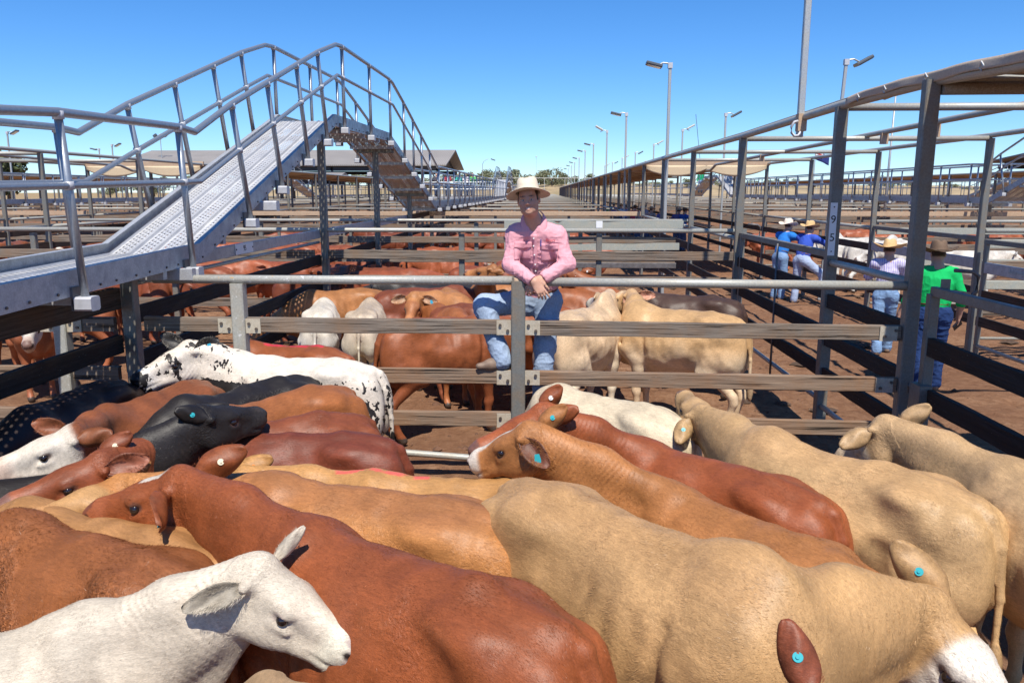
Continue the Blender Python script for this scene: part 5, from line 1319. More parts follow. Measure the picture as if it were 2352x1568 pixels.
# pens further back: a few kinds copied
protoA = cow('dark red cow in the shaded pen behind the second fence', (-7.2, 12.6), R(-8), s=.9, col=(.22, .058, .026), seed=50, res=.022, neck=(.2, .0), group='red cattle crowded in the pen behind the second fence')
protoB = cow('dark red cow in the shaded pen behind the second fence', (-5.4, 13.4), R(175), s=.92, col=(.25, .07, .03), seed=51, res=.022, neck=(-.4, .05), group='red cattle crowded in the pen behind the second fence')
protoC = cow('red cow with a white face in the far left pens', (-8.6, 9.4), R(-60), s=.92, col=(.27, .085, .035), face=WHITE, face_u=(.0, .5), seed=52, res=.020, neck=(-.2, .05), group='white faced red cattle far left')
protoD = cow('white brahman in the pen beyond the right alley', (8.0, 16.6), R(8), s=1.0, col=(.66, .62, .56), seed=53, res=.020, hump=1.0, neck=(0, .1), group='white brahmans beyond the right alley')
GA = 'red cattle crowded in the pen behind the second fence'
rc = random.Random(5)
for i, (x, y, a) in enumerate([(-3.1, 12.6, 10), (-6.5, 14.3, 0), (-4.4, 14.6, 182), (-2.2, 13.0, 170), (-1.6, 14.2, 5), (-2.9, 14.7, 188), (-.7, 14.5, 92), (-6.0, 12.4, 170), (-4.2, 12.5, 10)]):
    copy_cow((protoA, protoB)[i % 2], 'dark red cow in the shaded pen behind the second fence', (x, y), R(a+rc.uniform(-15, 15)), rc.uniform(.84, .94), (rc.uniform(.8, 1.5),)*3+(1,), GA)
GA2 = 'red cattle in the pens past the third fence'
for i in range(22):
    x = rc.uniform(-8.6, 1.6); y = rc.choice((17.0, 18.6, 20.2, 25.0, 27.4)) + rc.uniform(-.5, .5)
    k = rc.uniform(.8, 1.5)
    copy_cow((protoA, protoB)[i % 2], 'red cow glimpsed between rails past the third cross fence', (x, y), R(rc.uniform(-20, 20)+(180 if i % 3 else 0)), rc.uniform(.86, .94), (k, k, k, 1), GA2)
GA3 = 'white faced red cattle far left'
for i, (x, y, a) in enumerate([(-7.6, 10.4, -70), (-6.5, 9.6, -50), (-9.0, 12.6, -80), (-7.9, 13.4, -60), (-14.5, 17.4, -60), (-15.8, 18.2, -80), (-6.0, 10.6, 200), (-17, 17.2, -50), (-12.3, 20.8, -75), (-11.4, 21.2, -95), (-10.4, 20.9, -60), (-13.9, 20.9, -80), (-9.2, 20.2, -50), (-8.3, 21.4, -100)]):
    copy_cow(protoC, 'red cow with a white face in the far left pens', (x, y), R(a), .9, None, GA3)
GA4 = 'white brahmans beyond the right alley'
for i, (x, y, a) in enumerate([(10.2, 16.9, 4), (9.0, 18.2, 176), (11.5, 18.6, 0), (7.4, 19.6, 10), (13.0, 17.0, 182), (14.8, 18.0, 5), (8.6, 21.0, 180)]):
    copy_cow(protoD, 'white brahman in the pen beyond the right alley', (x, y), R(a), .98, None, GA4)
GA5 = 'red cattle beyond the white brahmans'
for i in range(12):
    copy_cow((protoA, protoB)[i % 2], 'red cow in the pens beyond the white brahmans', (7.6+i*1.1, 25.2+(i % 3)*1.3), R(rc.choice((0, 180))+rc.uniform(-15, 15)), .9, (1.5, 1.6, 1.6, 1), GA5)
# ---------------------------------------------------------------- people
def attr_mat(name, rough, nz, sc, bmp, extra=None, spec=.3):
    m, nt, b = new_mat(name); v = coord(nt, 'Object')
    at = nd(nt, 'ShaderNodeAttribute', attribute_name='coat'); n = noise(nt, v, sc, 4, .6)
    c = mixc(nt, 1.0, at.outputs['Color'], ramp(nt, n, [(.3, 1-nz), (.7, 1+nz)]), 'MULTIPLY')
    if extra == 'weave':
        n2 = noise(nt, coord(nt, 'Object', (1, 1, .25)), sc*2.2, 2, .5); c = mixc(nt, .6, c, ramp(nt, n2, [(.35, .85), (.65, 1.12)]), 'MULTIPLY')
    nt.links.new(c, b.inputs['Base Color']); setin(b, Roughness=rough, Specular_IOR_Level=spec)
    bump(nt, n, bmp, .004, b); return m
M_SKIN = attr_mat('skin', .48, .06, 60, .15)
M_SKIN.node_tree.nodes['Principled BSDF'].inputs['Subsurface Weight'].default_value = .12
M_SKIN.node_tree.nodes['Principled BSDF'].inputs['Subsurface Radius'].default_value = (.01, .004, .002)
M_CLOTHES = attr_mat('cotton_cloth', .85, .05, 90, .25, spec=.15); M_DENIM = attr_mat('denim', .85, .12, 70, .35, 'weave', spec=.15)
M_LEATHER = plain('boot_leather', (.20, .135, .095), .6, 0, .3, 25, .3); M_BELT = plain('belt_leather', (.14, .055, .025), .5, 0, .2, 30)
M_HAIR = plain('hair', (.045, .028, .018), .7, 0, .3, 90, .5); M_EYEW = plain('eye_white', (.55, .52, .48), .25); M_TEETH = plain('teeth', (.75, .72, .66), .3)
def straw(name, col, nz=.12): return plain(name, col, .8, 0, nz, 55, .4)
M_HATS = {'cream': straw('cream_felt', (.66, .57, .44), .05), 'straw': straw('straw', (.62, .42, .20)), 'pale': straw('pale_straw', (.72, .62, .52)), 'brown': straw('brown_felt', (.15, .095, .06), .1), 'tan': straw('tan_felt', (.42, .33, .23))}
M_BUTTON = plain('pearl_button', (.80, .78, .78), .2); M_PHONE = plain('phone', (.012, .012, .014), .2); M_PEN = plain('pen', (.05, .08, .35), .3)
M_REDTHREAD = plain('red_thread', (.55, .03, .04), .7)
def colmesh(name, V, Q, C, mat, parent, root):
    me = np_mesh(name, V-np.array(root.location), Q)
    a = me.color_attributes.new('coat', 'FLOAT_COLOR', 'POINT')
    a.data.foreach_set('color', np.concatenate([np.clip(C, 0, .95), np.ones((len(V), 1))], 1).astype(np.float32).ravel())
    me.materials.append(mat); o = bpy.data.objects.new(name, me); COL.objects.link(o); o.parent = parent; return o
def fold(V, Q, amp, sc, seed, ax=None):
    me = np_mesh('tmp', V, Q); nn = np.empty(len(V)*3, np.float32)
    if len(me.vertices) != len(V): return V
    me.vertices.foreach_get('normal', nn); nn = nn.reshape(-1, 3); bpy.data.meshes.remove(me)
    W_ = V*(np.array(ax) if ax is not None else 1)
    r = 1-2*np.minimum(1, np.abs(vnoise(W_, sc, seed))*2.2)**.75; r2 = 1-2*np.minimum(1, np.abs(vnoise(W_, sc*.45, seed+3))*2.2)**.8
    return V+nn*(amp*(r*.6+.3*r2+.35))[:, None]
def hat(root, hc, f, u, mat, R_=.19, wid=1.0, crown=.115, curl=.05, dent=.02, dip=.02, name='hat', band=None, big=1.0):
    """brim with rolled sides, pinched crown; hc = middle of the head opening"""
    l = np.cross(u, f); mb = MB(); n = 40
    prof = [(0, crown-dent), (.40, crown-dent*.4), (.66, crown), (.80, crown-.010), (.89, crown*.80), (.97, crown*.45), (1.06, .020), (1.10, .006), (1.14, .003)]
    a0, b0 = .082*big, .100*big     # half widths of the crown: across, along
    def pt(r, z, a, out=0):
        x = b0*r*math.cos(a)+out*math.cos(a); y = a0*r*math.sin(a)+out*wid*math.sin(a); return hc+f*x+l*y+u*z
    rings = []
    for r, z in prof:
        rings.append([pt(r, z-(dent*.9*math.exp(-((math.sin(a))/.35)**2) if r < .9 and z > crown*.8 else 0) - .012*(math.cos(a) > .3)*(z > crown*.8)*math.cos(a), a) for a in [2*math.pi*k/n for k in range(n)]])
    W_ = R_-b0*1.14
    for q in (.25, .5, .75, .93, 1.0):
        rings.append([pt(1.14, .004+curl*(q**2.2)*abs(math.sin(a))**1.6-dip*q*q*abs(math.cos(a))**1.5, a, W_*q) for a in [2*math.pi*k/n for k in range(n)]])
    for rg_ in rings: mb.v += [tuple(p) for p in rg_]
    for i in range(len(rings)-1):
        for k in range(n):
            k2 = (k+1) % n; mb.f.append((i*n+k, (i+1)*n+k, (i+1)*n+k2, i*n+k2))
    mb.f.append(tuple(range(n)))
    o = mb.build(name, mat, root, smooth=True); s_ = o.modifiers.new('s', 'SOLIDIFY'); s_.thickness = .004; s_.offset = 0
    if band:
        bb = MB(); bb.tube([pt(1.115, .016, a) for a in [2*math.pi*k/n for k in range(n+1)]], .0045, 6, caps=False); bb.build('hat_band', band, o, smooth=True)
    return o
def person(label, J, skin=(.55, .33, .24), shirt=(.7, .3, .35), jeans=(.2, .3, .5), hatm='tan', res=.016, group=None, hair=(.05, .03, .02), girth=1.0, sleeves='long', boots=True,
           face=True, hands=None, stripes=None, belt=True, collar=False, hatkw={}, foldamp=.004, hatdy=-.024):
    """J: joints in the world: pelvis chest neck head, f (facing of the head), u (up of the head), sh el wr hip kn an toe as [right, left] pairs"""
    gx, gy = J['pelvis'][0], J['pelvis'][1]
    root = empty('person', (gx, gy, J.get('ground', 0)), label, 'person', group)
    f, u = nrm(J['f']), nrm(J['u']); l = np.cross(u, f); f = np.cross(l, u); H = vec(*J['head'])
    sh, el, wr, hp_, kn, an = [[vec(*p) for p in J[k]] for k in ('sh', 'el', 'wr', 'hip', 'kn', 'an')]
    pel, ch, nk = vec(*J['pelvis']), vec(*J['chest']), vec(*J['neck'])
    axs = nrm(sh[1]-sh[0]); upb = nrm(nk-pel); fb = nrm(np.cross(axs, upb)); MT = np.stack([axs, np.cross(upb, axs), upb])
    hh = lambda a, b, c: H+a*f+b*l+c*u
    M = np.stack([f, l, u])
    B = Field(); e = lambda a, b, c, r, k=.02, neg=False: B.ell(hh(a, b, c), r, k, M, neg)
    e(-.012, 0, .030, (.094, .076, .092), .03); e(.020, 0, -.030, (.070, .070, .090), .03)
    e(.030, 0, -.078, (.056, .058, .038), .025); e(.072, 0, -.097, (.020, .022, .017), .018)
    for y in (-1, 1):
        e(.058, y*.036, -.030, (.028, .026, .028), .02); e(.080, y*.032, .016, (.012, .022, .009), .012)
        e(.088, y*.031, -.004, (.014, .015, .007), .010, True); e(-.008, y*.079, -.008, (.020, .009, .031), .008)
        e(.096, y*.012, -.036, (.011, .008, .008), .006); B.cone(hh(.0895, 0, -.0590), hh(.078, y*.034, -.050), .0065, .004, .006)
        B.cone(hh(.0890, 0, -.0770), hh(.078, y*.032, -.063), .0070, .004, .006)
    B.cone(hh(.084, 0, .010), hh(.104, 0, -.030), .009, .013, .012)
    B.cone(hh(.0960, -.027, -.0635), hh(.0960, .027, -.0635), .0045, .0045, .003, neg=True)
    B.cone(hh(-.01, 0, -.07), nk, .055, .060, .03); B.cone(nk, (nk+ch)/2, .062, .09, .05)
    g_ = girth
    B.ell((ch+nk)/2*.5+ch*.5, (.155*g_, .095*g_, .18), .06, MT); B.ell(pel+upb*.03, (.145*g_, .10*g_, .13), .06, MT); B.cone(pel, ch, .11*g_, .13*g_, .06, nrm(MT[1]), .8)
    for i in (0, 1):
        B.chain([nk*.35+sh[i]*.65, sh[i], el[i], wr[i]], [.055, .058, .042, .028], .04)
        B.chain([el[i], el[i]*.6+wr[i]*.4, wr[i]], [.038, .043, .027], .02)
        B.chain([hp_[i], kn[i], kn[i]*.7+an[i]*.3, an[i]], [.085*g_, .056, .054, .038], .04)
        B.cone(an[i], an[i]*.5+vec(*J['toe'][i])*.5+vec(0, 0, .02), .030, .022, .02)
        # hand
        hd = hands[i] if hands else None
        if hd is None:
            d = nrm(wr[i]-el[i]); d = nrm(d+vec(0, 0, -.25)); pn = nrm(np.cross(d, vec(*f)+vec(.01, 0, 0))); crl = .5
            thumbside = 1
        else: d, pn, crl, thumbside = nrm(hd[0]), nrm(hd[1]), hd[2], hd[3]
        sdv = nrm(np.cross(pn, d))*thumbside; pn = nrm(np.cross(d, np.cross(pn, d)))       # pn: out of the back of the hand; sdv: toward the thumb
        MP = np.stack([d, np.cross(pn, d), pn]); c = wr[i]+d*.055
        B.ell(c, (.050, .040, .017), .018, MP); B.cone(wr[i], wr[i]+d*.03, .027, .026, .02, pn, .75)
        fl_ = [.072, .080, .074, .058]; cr4 = crl if hasattr(crl, '__len__') else [crl*1.0, crl*1.1, crl*1.2, crl*1.3]
        for q in range(4):
            b_ = wr[i]+d*(.092-.004*abs(q-1))+sdv*(.028-.0185*q); dd = nrm(d+sdv*(.13-.08*q)); pts = [b_-dd*.02, b_]; cur = dd
            for s_, ln in enumerate((.44, .32, .26)):
                ang = cr4[q]*(.55, .9, .7)[s_]; cur = nrm(cur*math.cos(ang)-pn*math.sin(ang)) if True else cur
                pts.append(pts[-1]+cur*fl_[q]*ln)
            B.chain(pts, [.0095, .0095, .0088, .0080, .0068], .004)
        tb = wr[i]+d*.025+sdv*.026; t1 = nrm(d*.75+sdv*.75-pn*.25); t2 = nrm(d*.95+sdv*.25-pn*.35)
        B.chain([tb, tb+t1*.038, tb+t1*.038+t2*.030, tb+t1*.038+t2*.054], [.015, .0115, .0105, .008], .008)
    V, Q = B.mesh(res, 1 if res < .008 else 0)
    C = np.tile(np.array(skin), (len(V), 1))
    Lc = (V-H)@M.T; a, b, c = Lc[:, 0], Lc[:, 1], Lc[:, 2]
    def mix(m, col):
        m = np.clip(m, 0, 1)[:, None]; C[:] = C*(1-m)+np.array(col)*m
    nearh = np.linalg.norm(V-H, axis=1) < .16
    if face:
        mix(nearh*(a > .05)*np.exp(-((c+.0665-8*b*b)/.0105)**2-(b/.034)**2)*.85, (.40, .13, .11))
        mix(nearh*(a > .05)*np.exp(-((c-.022)/.006)**2-((np.abs(b)-.032)/.018)**2)*.8, hair)
        mix(nearh*(a > .02)*(1-sstep(c, -.075, -.04))*.12, (.25, .16, .12)); mix(nearh*np.exp(-((a-.10)/.02)**2-((c+.03)/.015)**2)*.4, (.62, .28, .22))
    mix(nearh*sstep(-a+.35*c, -.0, .02)*sstep(c, -.045, -.02)*(np.abs(b) < .074), hair)
    mix(nearh*(a < .045)*(c > -.012)*(np.abs(b) > .058)*(np.abs(b) < .0765), hair)
    body = colmesh('body', V, Q, C, M_SKIN, root, root)
    if face and res < .008:
        for y in (1, -1):
            for nm, off, r, m_ in (('eye', .0700, .0115, M_EYEW), ('iris', .0760, .0064, M_EYE)):
                bm = bmesh.new(); bmesh.ops.create_uvsphere(bm, u_segments=12, v_segments=8, radius=r); bmesh.ops.translate(bm, verts=bm.verts, vec=hh(off, y*.031, -.004)-vec(*root.location))
                mm = bpy.data.meshes.new(nm); bm.to_mesh(mm); bm.free(); mm.materials.append(m_); o = bpy.data.objects.new(nm, mm); COL.objects.link(o); o.parent = root
        MB().grid(lambda q, r_: hh(.0935-.011*(2*q-1)**2, (q-.5)*.052, -.0630-.0060*r_+.008*(2*q-1)**2), 10, 2).build('teeth', M_TEETH, root, smooth=True)
    # shirt
    S = Field(); cu = [vec(*J.get('cuff', wr)[i]) if 'cuff' in J else wr[i]-nrm(wr[i]-el[i])*.02 for i in (0, 1)]
    if sleeves == 'rolled': cu = [el[i]+(wr[i]-el[i])*.30 for i in (0, 1)]
    S.ell((ch+nk)/2*.45+ch*.55, (.165*g_, .112*g_, .20), .05, MT); S.ell(pel+upb*.16, (.160*g_, .115*g_, .15), .06, MT); S.cone(pel+upb*.08, ch, .145*g_, .150*g_, .05, nrm(MT[1]), .78)
    S.cone(sh[0]*.8+nk*.2, sh[1]*.8+nk*.2, .060, .060, .05); S.cone(nk-upb*.035, ch, .075, .12, .04)
    for i in (0, 1):
        S.chain([nk*.3+sh[i]*.7, sh[i], el[i]], [.062, .068, .056], .045); S.chain([el[i], cu[i]], [.059, .046 if sleeves == 'long' else .055], .03)
        S.cone(cu[i]-nrm(cu[i]-el[i])*.05, cu[i], .041 if sleeves == 'long' else .058, .042 if sleeves == 'long' else .060, .008)
        S.ball(cu[i]+nrm(wr[i]-el[i])*.028, .034, .006, neg=True)
    S.ell(nk+upb*.055, (.062, .062, .075), .015, MT, neg=True)
    if collar is not False: S.cone(nk+upb*.03+collar*.07, nk-upb*.120+collar*.135, .056, .022, .008, neg=True)
    V, Q = S.mesh(max(res, .0055), 1)
    V = fold(V, Q, foldamp, .085, 4, (1.0, 1.0, .5)); V = fold(V, Q, foldamp*.55, .04, 9, (.5, .6, 1.0)) if res < .008 else V
    C = np.tile(np.array(shirt), (len(V), 1))
    if stripes is not None:
        k = (np.sin((V-ch)@axs*2*math.pi/.030) > .2); C[k] = np.array(stripes)
    sho = colmesh('shirt', V, Q, C, M_CLOTHES, root, root)
    # jeans
    Jn = Field(); Jn.ell(pel+upb*.02, (.160*g_, .118*g_, .13), .05, MT)
    for i in (0, 1):
        Jn.chain([hp_[i], kn[i], an[i]-nrm(kn[i]-an[i])*.025], [.103*g_, .080, .074], .05)
        Jn.cone(hp_[i], pel, .10*g_, .11*g_, .05)
        pass
    Jn.ell(pel+upb*.21, (.3, .3, .105), .01, MT, neg=True)
    V, Q = Jn.mesh(max(res, .0065), 1); V = fold(V, Q, foldamp*1.1, .07, 14, (.8, .8, 1.1))
    C = np.tile(np.array(jeans), (len(V), 1))*(1+.22*vnoise(V, .12, 3)[:, None])
    C *= (1.0+.35*np.exp(-np.minimum.reduce([np.linalg.norm(V-kn[i], axis=1) for i in (0, 1)])**2/.012))[:, None]
    jn = colmesh('jeans', V, Q, C, M_DENIM, root, root)
    if belt:
        bm_ = MB(); c0 = pel+upb*.105; pts = [c0+axs*.150*g_*math.cos(t)+MT[1]*.110*g_*math.sin(t) for t in [2*math.pi*k/24 for k in range(25)]]
        bm_.tube(pts, .016, 6, caps=False); bm_.build('belt', M_BELT, root, smooth=True)
    for i in (0, 1):
        to = vec(*J['toe'][i]); d = nrm(to-an[i]-vec(0, 0, (to-an[i])[2])); Bt = Field(); sdv = np.cross(d, (0, 0, 1))
        zs = to[2]
        heel = vec(an[i][0], an[i][1], zs+.03)-d*.035
        Bt.cone(an[i]+vec(0, 0, .01), an[i]-vec(0, 0, .03), .046, .046, .02); Bt.cone(heel, heel+d*.12+vec(0, 0, .012), .040, .043, .03); Bt.cone(heel+d*.10+vec(0, 0, .008), heel+d*.215, .043, .026, .03, sdv, 1.0)
        Bt.cone(heel-d*.01-vec(0, 0, .008), heel+d*.02-vec(0, 0, .008), .036, .034, .01)
        V, Q = Bt.mesh(max(res, .007), 1); V[:, 2] = np.maximum(V[:, 2], zs+.0)
        me = np_mesh('boot', V-np.array(root.location), Q); me.materials.append(M_LEATHER); o = bpy.data.objects.new('boot', me); COL.objects.link(o); o.parent = root
    tl_ = R(J.get('tilt', 0)); f_, u_ = f*math.cos(tl_)+u*math.sin(tl_), u*math.cos(tl_)-f*math.sin(tl_)
    if hatm: hat(root, hh(-.012, 0, .048+hatdy), f_, u_, M_HATS[hatm], band=M_HAIR if hatm in ('brown', 'tan') else None, **hatkw)
    root['_f'] = 0; del root['_f']
    return root, dict(hh=hh, axs=axs, upb=upb, MT=MT, ch=ch, nk=nk, pel=pel, shirt=sho, cuff=cu)
def standing(x, y, face, h=1.75, z=0, lean=0.0, arms='down', headyaw=0, step=0.0, spread=.10, bodyface=None):
    """joint set of a standing figure; face: heading in radians"""
    k = h/1.75; f = vec(math.cos(face), math.sin(face), 0); l = vec(-f[1], f[0], 0); r = -l
    o = vec(x, y, z); L = lambda a, b, c: tuple(o+k*(a*f+b*l)+vec(0, 0, k*c))
    lf = lean; top = lambda hgt: lf*(hgt-.93)
    J = dict(ground=z, pelvis=L(0, 0, .95), chest=L(top(1.25), 0, 1.25-.1*lf*lf), neck=L(top(1.48), 0, 1.47-.15*lf*lf), head=L(top(1.62)+.02, 0, 1.625-.25*lf*lf))
    hf = face+headyaw; J['f'] = (math.cos(hf), math.sin(hf), -.1-.2*lf); J['u'] = (.1*math.cos(hf), .1*math.sin(hf), 1)
    tp = top(1.42)
    J['sh'] = [L(tp, -.185, 1.40-.12*lf*lf), L(tp, .185, 1.40-.12*lf*lf)]
    if arms == 'down': J['el'] = [L(tp*.7-.03, -.25, 1.12), L(tp*.7-.03, .25, 1.12)]; J['wr'] = [L(tp*.5+.06, -.27, .88), L(tp*.5+.06, .27, .88)]
    elif arms == 'fwd': J['el'] = [L(tp+.12, -.26, 1.20), L(tp+.12, .26, 1.20)]; J['wr'] = [L(tp+.34, -.12, 1.22), L(tp+.34, .12, 1.22)]
    elif arms == 'rail': J['el'] = [L(tp+.22, -.30, 1.28), L(tp+.22, .30, 1.28)]; J['wr'] = [L(tp+.42, -.05, 1.30), L(tp+.42, .08, 1.30)]
    elif arms == 'reach': J['el'] = [L(tp+.20, -.24, 1.30), L(tp+.12, .26, 1.2)]; J['wr'] = [L(tp+.48, -.28, 1.30), L(tp+.34, .12, 1.2)]
    J['hip'] = [L(0, -.09, .90), L(0, .09, .90)]
    J['kn'] = [L(.03+step*.5, -spread, .49), L(.03-step*.4, spread, .49)]; J['an'] = [L(-.02+step, -spread, .09), L(-.02-step, spread, .09+.03*(step > 0))]
    J['toe'] = [(J['an'][0][0]+.15*f[0], J['an'][0][1]+.15*f[1], z), (J['an'][1][0]+.15*f[0], J['an'][1][1]+.15*f[1], z+.02*(step > 0))]
    return J

# the man in pink, leaning over the near fence with one boot up on the second timber
p = lambda x, y, Y: tuple(ony(x, y, Y))
ZB, ZC = .994+.058, .652+.058
J = dict(tilt=12, ground=0, pelvis=p(1237, 684, 6.34), chest=p(1238, 585, 6.22), neck=p(1226, 511, 6.12), head=p(1214, 458, 6.03), f=(-.10, -1, -.02), u=(-.12, .02, 1),
         sh=[p(1184, 539, 6.13), p(1279, 543, 6.13)], el=[p(1172, 608, 6.06), p(1302, 606, 6.06)], wr=[p(1228, 647, 5.92), p(1238, 645, 5.955)],
         cuff=[p(1219, 641, 5.935), p(1253, 636, 5.97)],
         hip=[p(1213, 693, 6.32), p(1259, 693, 6.32)], kn=[p(1112, 702, 6.18), p(1252, 790, 6.17)],
         an=[(ony(1152, 828, 6.03)[0], 6.03, ZB+.085), (ony(1245, 900, 6.08)[0], 6.09, ZC+.09)],
         toe=[(ony(1105, 850, 5.98)[0], 5.98, ZB), (ony(1240, 940, 5.95)[0], 5.93, ZC)])
man, K = person('smiling man in a pink shirt and cream hat leaning over the rail', J, skin=(.56, .32, .23), shirt=(.74, .36, .41), jeans=(.26, .33, .44), hatm='cream', res=.0045, hair=(.04, .025, .018),
    hands=[((.55, -.25, -.80), (.15, -.95, .35), [.25, .75, .9, 1.0], 1), ((-.75, -.1, -.62), (.1, -.8, .5), [.7, .8, .9, 1.0], -1)],
    hatkw=dict(R_=.205, wid=.78, crown=.120, curl=-.025, dip=.004, dent=.010), hatdy=-.004, foldamp=.0062, girth=1.0, collar=vec(-.08, -1, 0))
# shirt details: collar, placket, buttons, pockets, pen, stitched word
hh, axs, upb, MT, sho = K['hh'], K['axs'], K['upb'], K['MT'], K['shirt']
fwd = -MT[1] if (-MT[1])[1] < 0 else MT[1]
dg = bpy.context.evaluated_depsgraph_get()
def on_shirt(X, z, off=.004):
    """front of the shirt at world X, z"""
    o = vec(X, 5.0, z)-vec(*man.location); hit, loc, nor, _ = sho.ray_cast(Vector(o), Vector((0, 1, 0)))
    if not hit: return None
    return vec(*loc)+vec(*man.location)+vec(*nor)*off
def conform(name, cx, cz, wd, h, mat, thick=.004, nu=8, nv=8, col=None, tilt=0.0, taper=None):
    def g(u, v):
        x = cx+(u-.5)*wd+tilt*(v-.5)*h; z = cz+(v-.5)*h
        if taper: z = cz+(v-.5)*h-(taper*(1-abs(2*u-1))*(1-v))
        q = on_shirt(x, z, thick); return q if q is not None else vec(x, 6.0, z)
    me_ = MB().grid(g, nu, nv); o = me_.build(name, mat, sho, smooth=True); s_ = o.modifiers.new('s', 'SOLIDIFY'); s_.thickness = .005; s_.offset = 0; return o
sho.data.update()
M_PINK = plain('pink_cotton', (.74, .36, .41), .85, 0, .05, 90, .2, spec=.15); M_PINKD = plain('pink_cotton_trim', (.70, .33, .38), .85, 0, .05, 90, .2, spec=.15)
Xp = lambda px, Y=6.02: ony(px, 600, Y)[0]
Zp = lambda py, Y=6.02: ony(1230, py, Y)[2]
conform('placket', Xp(1229), Zp(580), .032, .27, M_PINK, .004, 3, 16, tilt=-.02)
for i, py in enumerate((547, 565, 586, 607, 624)):
    q = on_shirt(Xp(1226+i*1.0), Zp(py), .010)
    if q is not None: MB().tube([q, q+vec(0, -.004, 0)], .0060, 10).build('button', M_BUTTON, sho)
for px_, py_ in ((1200, 580), (1262, 584)):
    conform('pocket', Xp(px_), Zp(py_), .125, .115, M_PINK, .004, 8, 8, taper=.0); conform('pocket_flap', Xp(px_+1), Zp(py_-17), .132, .045, M_PINKD, .010, 8, 4, taper=.012)
q = on_shirt(Xp(1242), Zp(556), .012)
if q is not None: MB().tube([q+vec(0, 0, .022), q-vec(0, 0, .03)], .004, 8).build('pen', M_PEN, sho)
q = on_shirt(Xp(1264), Zp(553), .007)
if q is not None: text('Elders', .028, M_REDTHREAD, sho, Matrix.Translation(q+vec(0, -.007, .004)) @ Matrix.Rotation(math.pi/2, 4, 'X'), extrude=.0008)
for s_ in (-1, 1):     # collar leaves
    n0 = K['nk']+upb*.035
    a0_ = n0+axs*s_*.028+fwd*.060-upb*.050; a1 = n0+axs*s_*.070+fwd*.010+upb*.020; a2 = n0+axs*s_*.050-fwd*.055+upb*.035
    b0_ = a0_+axs*s_*.048-upb*.052+fwd*.030; b1 = a1+axs*s_*.030-upb*.050+fwd*.012; b2 = a2+axs*s_*.018-upb*.045-fwd*.01
    mb = MB(); T1 = [a0_, a1, a2]; T2 = [b0_, b1, b2]
    def cg(u, v):
        def qd(P_, t): return P_[0]*(1-t)*(1-2*t)+P_[1]*4*t*(1-t)+P_[2]*t*(2*t-1)
        p0, p1 = qd(T1, u), qd(T2, u); return p0*(1-v)+p1*v+(axs*s_*.5+fwd*.5)*.016*math.sin(math.pi*v)
    mb.grid(cg, 12, 5); o = mb.build('collar', M_PINK, sho, smooth=True); m_ = o.modifiers.new('s', 'SOLIDIFY'); m_.thickness = .004
for i in (0, 1):
    c0 = K['cuff'][i]; d = nrm(c0-vec(*J['el'][i])); MB().tube([c0-d*.045, c0+d*.004], .0455, 16, caps=False, r2=.044).build('cuff', M_PINKD, sho, smooth=True)
hr = Field(); [hr.ell(hh(-.03, y*.062, -.005), (.045, .018, .035), .02, np.stack([nrm(J['f']), K['axs']*0+np.cross(nrm(J['u']), nrm(J['f'])), nrm(J['u'])])) for y in (-1, 1)]

# men and a woman further along the alley
JB = standing(5.62, 17.6, R(40), 1.78, lean=.30, arms='rail', spread=.12); JB['kn'][0] = (JB['kn'][0][0]+.28, JB['kn'][0][1]-.12, .66); JB['an'][0] = (JB['an'][0][0]+.34, JB['an'][0][1]-.12, .42); JB['toe'][0] = (JB['toe'][0][0]+.34, JB['toe'][0][1]-.12, .34)
person('man in royal blue shirt and straw hat, one boot up on the rail', JB, shirt=(.045, .10, .50), jeans=(.36, .44, .62), hatm='straw', res=.012, hatkw=dict(R_=.225, curl=.06, dip=.01, crown=.135, big=1.12))
JB = standing(5.35, 18.3, R(35), 1.80, lean=.28, arms='rail')
person('man in bright blue shirt and pale hat beside the straw hatted one', JB, shirt=(.03, .20, .62), jeans=(.20, .32, .52), hatm='pale', res=.014, hatkw=dict(R_=.225, curl=.06, crown=.135, big=1.12))
JP = standing(5.12, 12.05, R(75), 1.68, step=.20, arms='fwd', headyaw=-.3)
person('person in purple striped shirt and straw hat walking away', JP, shirt=(.62, .60, .72), stripes=(.36, .32, .62), jeans=(.20, .32, .52), hatm='straw', res=.010, hatkw=dict(R_=.250, curl=.075, dip=.0, crown=.135, big=1.12), girth=.88, foldamp=.006)
JG = standing(4.72, 9.75, R(78), 1.80, step=.10, headyaw=.0, spread=.11)
JG['el'] = [tuple(vec(*JG['sh'][0])+vec(.10, -.05, -.28)), tuple(vec(*JG['sh'][1])+vec(-.10, -.02, -.28))]; JG['wr'] = [tuple(vec(*JG['el'][0])+vec(.03, .10, -.24)), tuple(vec(*JG['el'][1])+vec(-.06, .08, -.22))]
mg, KG = person('man in bright green shirt and brown hat holding a black phone', JG, shirt=(.01, .46, .12), jeans=(.020, .045, .14), hatm='brown', res=.009, sleeves='rolled', girth=1.16, foldamp=.007, hatkw=dict(R_=.240, curl=.07, dip=.01, crown=.14, big=1.12))
w_ = vec(*JG['wr'][0]); MB().beam(w_+vec(-.045, .0, -.155), w_+vec(.05, .02, -.075), .010, .075, up=(0, -.3, 1), ch=.003).build('phone', M_PHONE, mg)
GP = 'people gathered along the right alley'
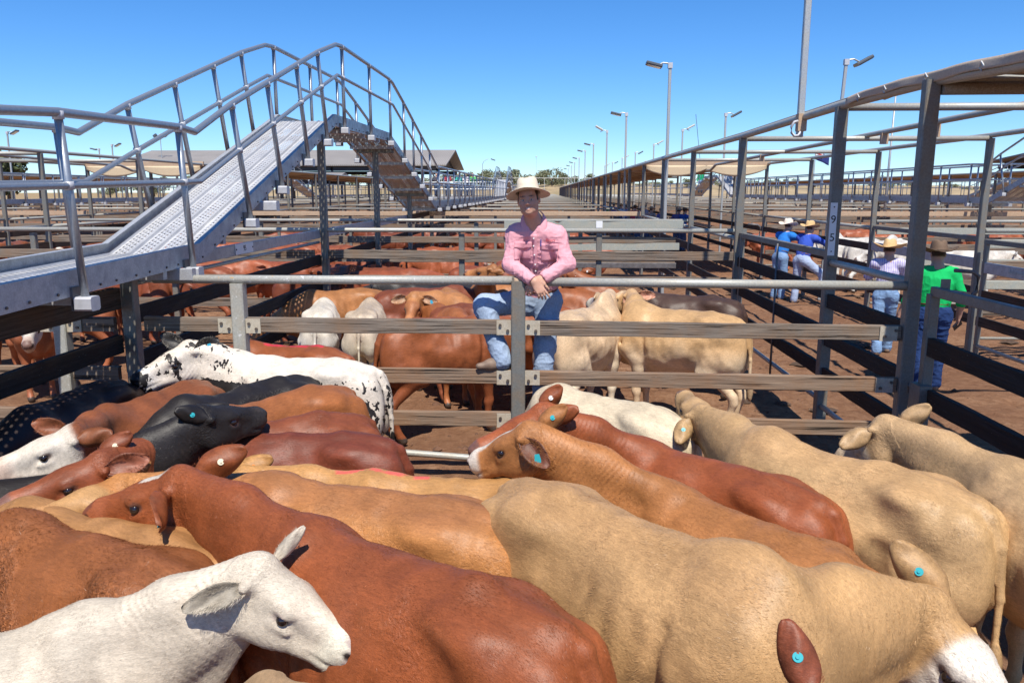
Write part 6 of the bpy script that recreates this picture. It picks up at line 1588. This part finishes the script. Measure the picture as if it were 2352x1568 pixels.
crowd = [(4.9, 34.5, 20, (.10, .13, .42), None, 'man with dark hair in a blue shirt, in profile among the buyers', 'fwd', (.045, .03, .02)),
         (5.6, 34.0, 70, (.13, .15, .40), 'tan', 'man in violet blue shirt and tan hat leaning on the alley rail', 'rail', None),
         (5.75, 33.6, 30, (.03, .12, .50), 'brown', 'man in blue shirt reaching an arm over the alley fence', 'reach', None),
         (4.7, 36.0, 40, (.38, .36, .36), 'tan', 'man in grey shirt and tan hat behind the blue shirts', 'fwd', None),
         (4.55, 38.0, 70, (.42, .40, .42), 'pale', 'person in pale grey shirt standing behind a column', 'fwd', None),
         (4.5, 40.5, 60, (.50, .10, .14), 'brown', 'person in red shirt and brown hat in the far crowd', 'down', None),
         (4.45, 44.0, 100, (.20, .25, .48), 'tan', 'person in light blue shirt in the far crowd', 'fwd', None),
         (4.3, 46.0, 60, (.40, .42, .50), 'straw', 'person in pale shirt and straw hat in the far crowd', 'down', None),
         (4.2, 49.0, 80, (.05, .12, .40), 'tan', 'person in dark blue shirt at the far end of the crowd', 'fwd', None),
         (4.2, 52.0, 80, (.03, .30, .14), 'straw', 'person in green shirt at the far end of the crowd', 'down', None),
         (5.2, 42.0, 120, (.28, .30, .40), 'tan', 'person in slate shirt on the far side of the crowd', 'down', None)]
for x, y, a, sc_, hm, lab, ar, hc in crowd:
    person(lab, standing(x, y, R(a), 1.76, lean=.25 if ar == 'rail' else .1, arms=ar), shirt=sc_, jeans=(.10, .14, .24), hatm=hm, res=.026, face=False, belt=False, group=GP, foldamp=.003)
person('person in green shirt on the distant footbridge at right', standing(12.3, 64.5, R(-90), 1.75, z=2.3), shirt=(.02, .34, .16), jeans=(.2, .32, .5), hatm='tan', res=.035, face=False, belt=False)
person('person in navy on the distant ramp at right', standing(12.3, 54.6, R(-90), 1.75, z=2.8), shirt=(.05, .07, .16), jeans=(.05, .08, .16), hatm='tan', res=.035, face=False, belt=False)
person('person in white shirt stepping down the distant ramp', standing(12.55, 53.6, R(-90), 1.72, z=2.5), shirt=(.6, .6, .62), jeans=(.12, .16, .3), hatm='brown', res=.035, face=False, belt=False)
# a cross platform beyond the near walkway, with onlookers
vp = empty('viewing_platform', (-6.4, 60, 0), 'raised platform with onlookers beyond the near walkway', 'platform')
MB().box(-9.2, -3.8, 59.4, 60.6, 1.92, 2.05).build('deck', M_CHAN, vp)
for z in (2.6, 3.1): MB().tube([(-9.2, 59.4, z), (-3.8, 59.4, z)], .03, 6).build('rail', M_GALV, vp)
for i in range(5): MB().tube([(-9.2+1.35*i, 59.4, 0), (-9.2+1.35*i, 59.4, 3.1)], .03, 6).build('post', M_GALV, vp)
for x, c_, lab, hm in ((-8.0, (.04, .05, .08), 'onlooker in black on the raised platform', None), (-7.15, (.30, .04, .06), 'onlooker in dark red on the raised platform', 'brown'), (-6.3, (.05, .35, .30), 'onlooker in teal on the raised platform', 'tan'), (-5.8, (.60, .58, .60), 'onlooker in white on the raised platform', 'tan'), (-5.3, (.10, .40, .12), 'onlooker in green on the raised platform', None)):
    person(lab, standing(x, 60, R(-90), 1.72, z=2.05, arms='fwd'), shirt=c_, jeans=(.06, .08, .14), hatm=hm, res=.04, face=False, belt=False)
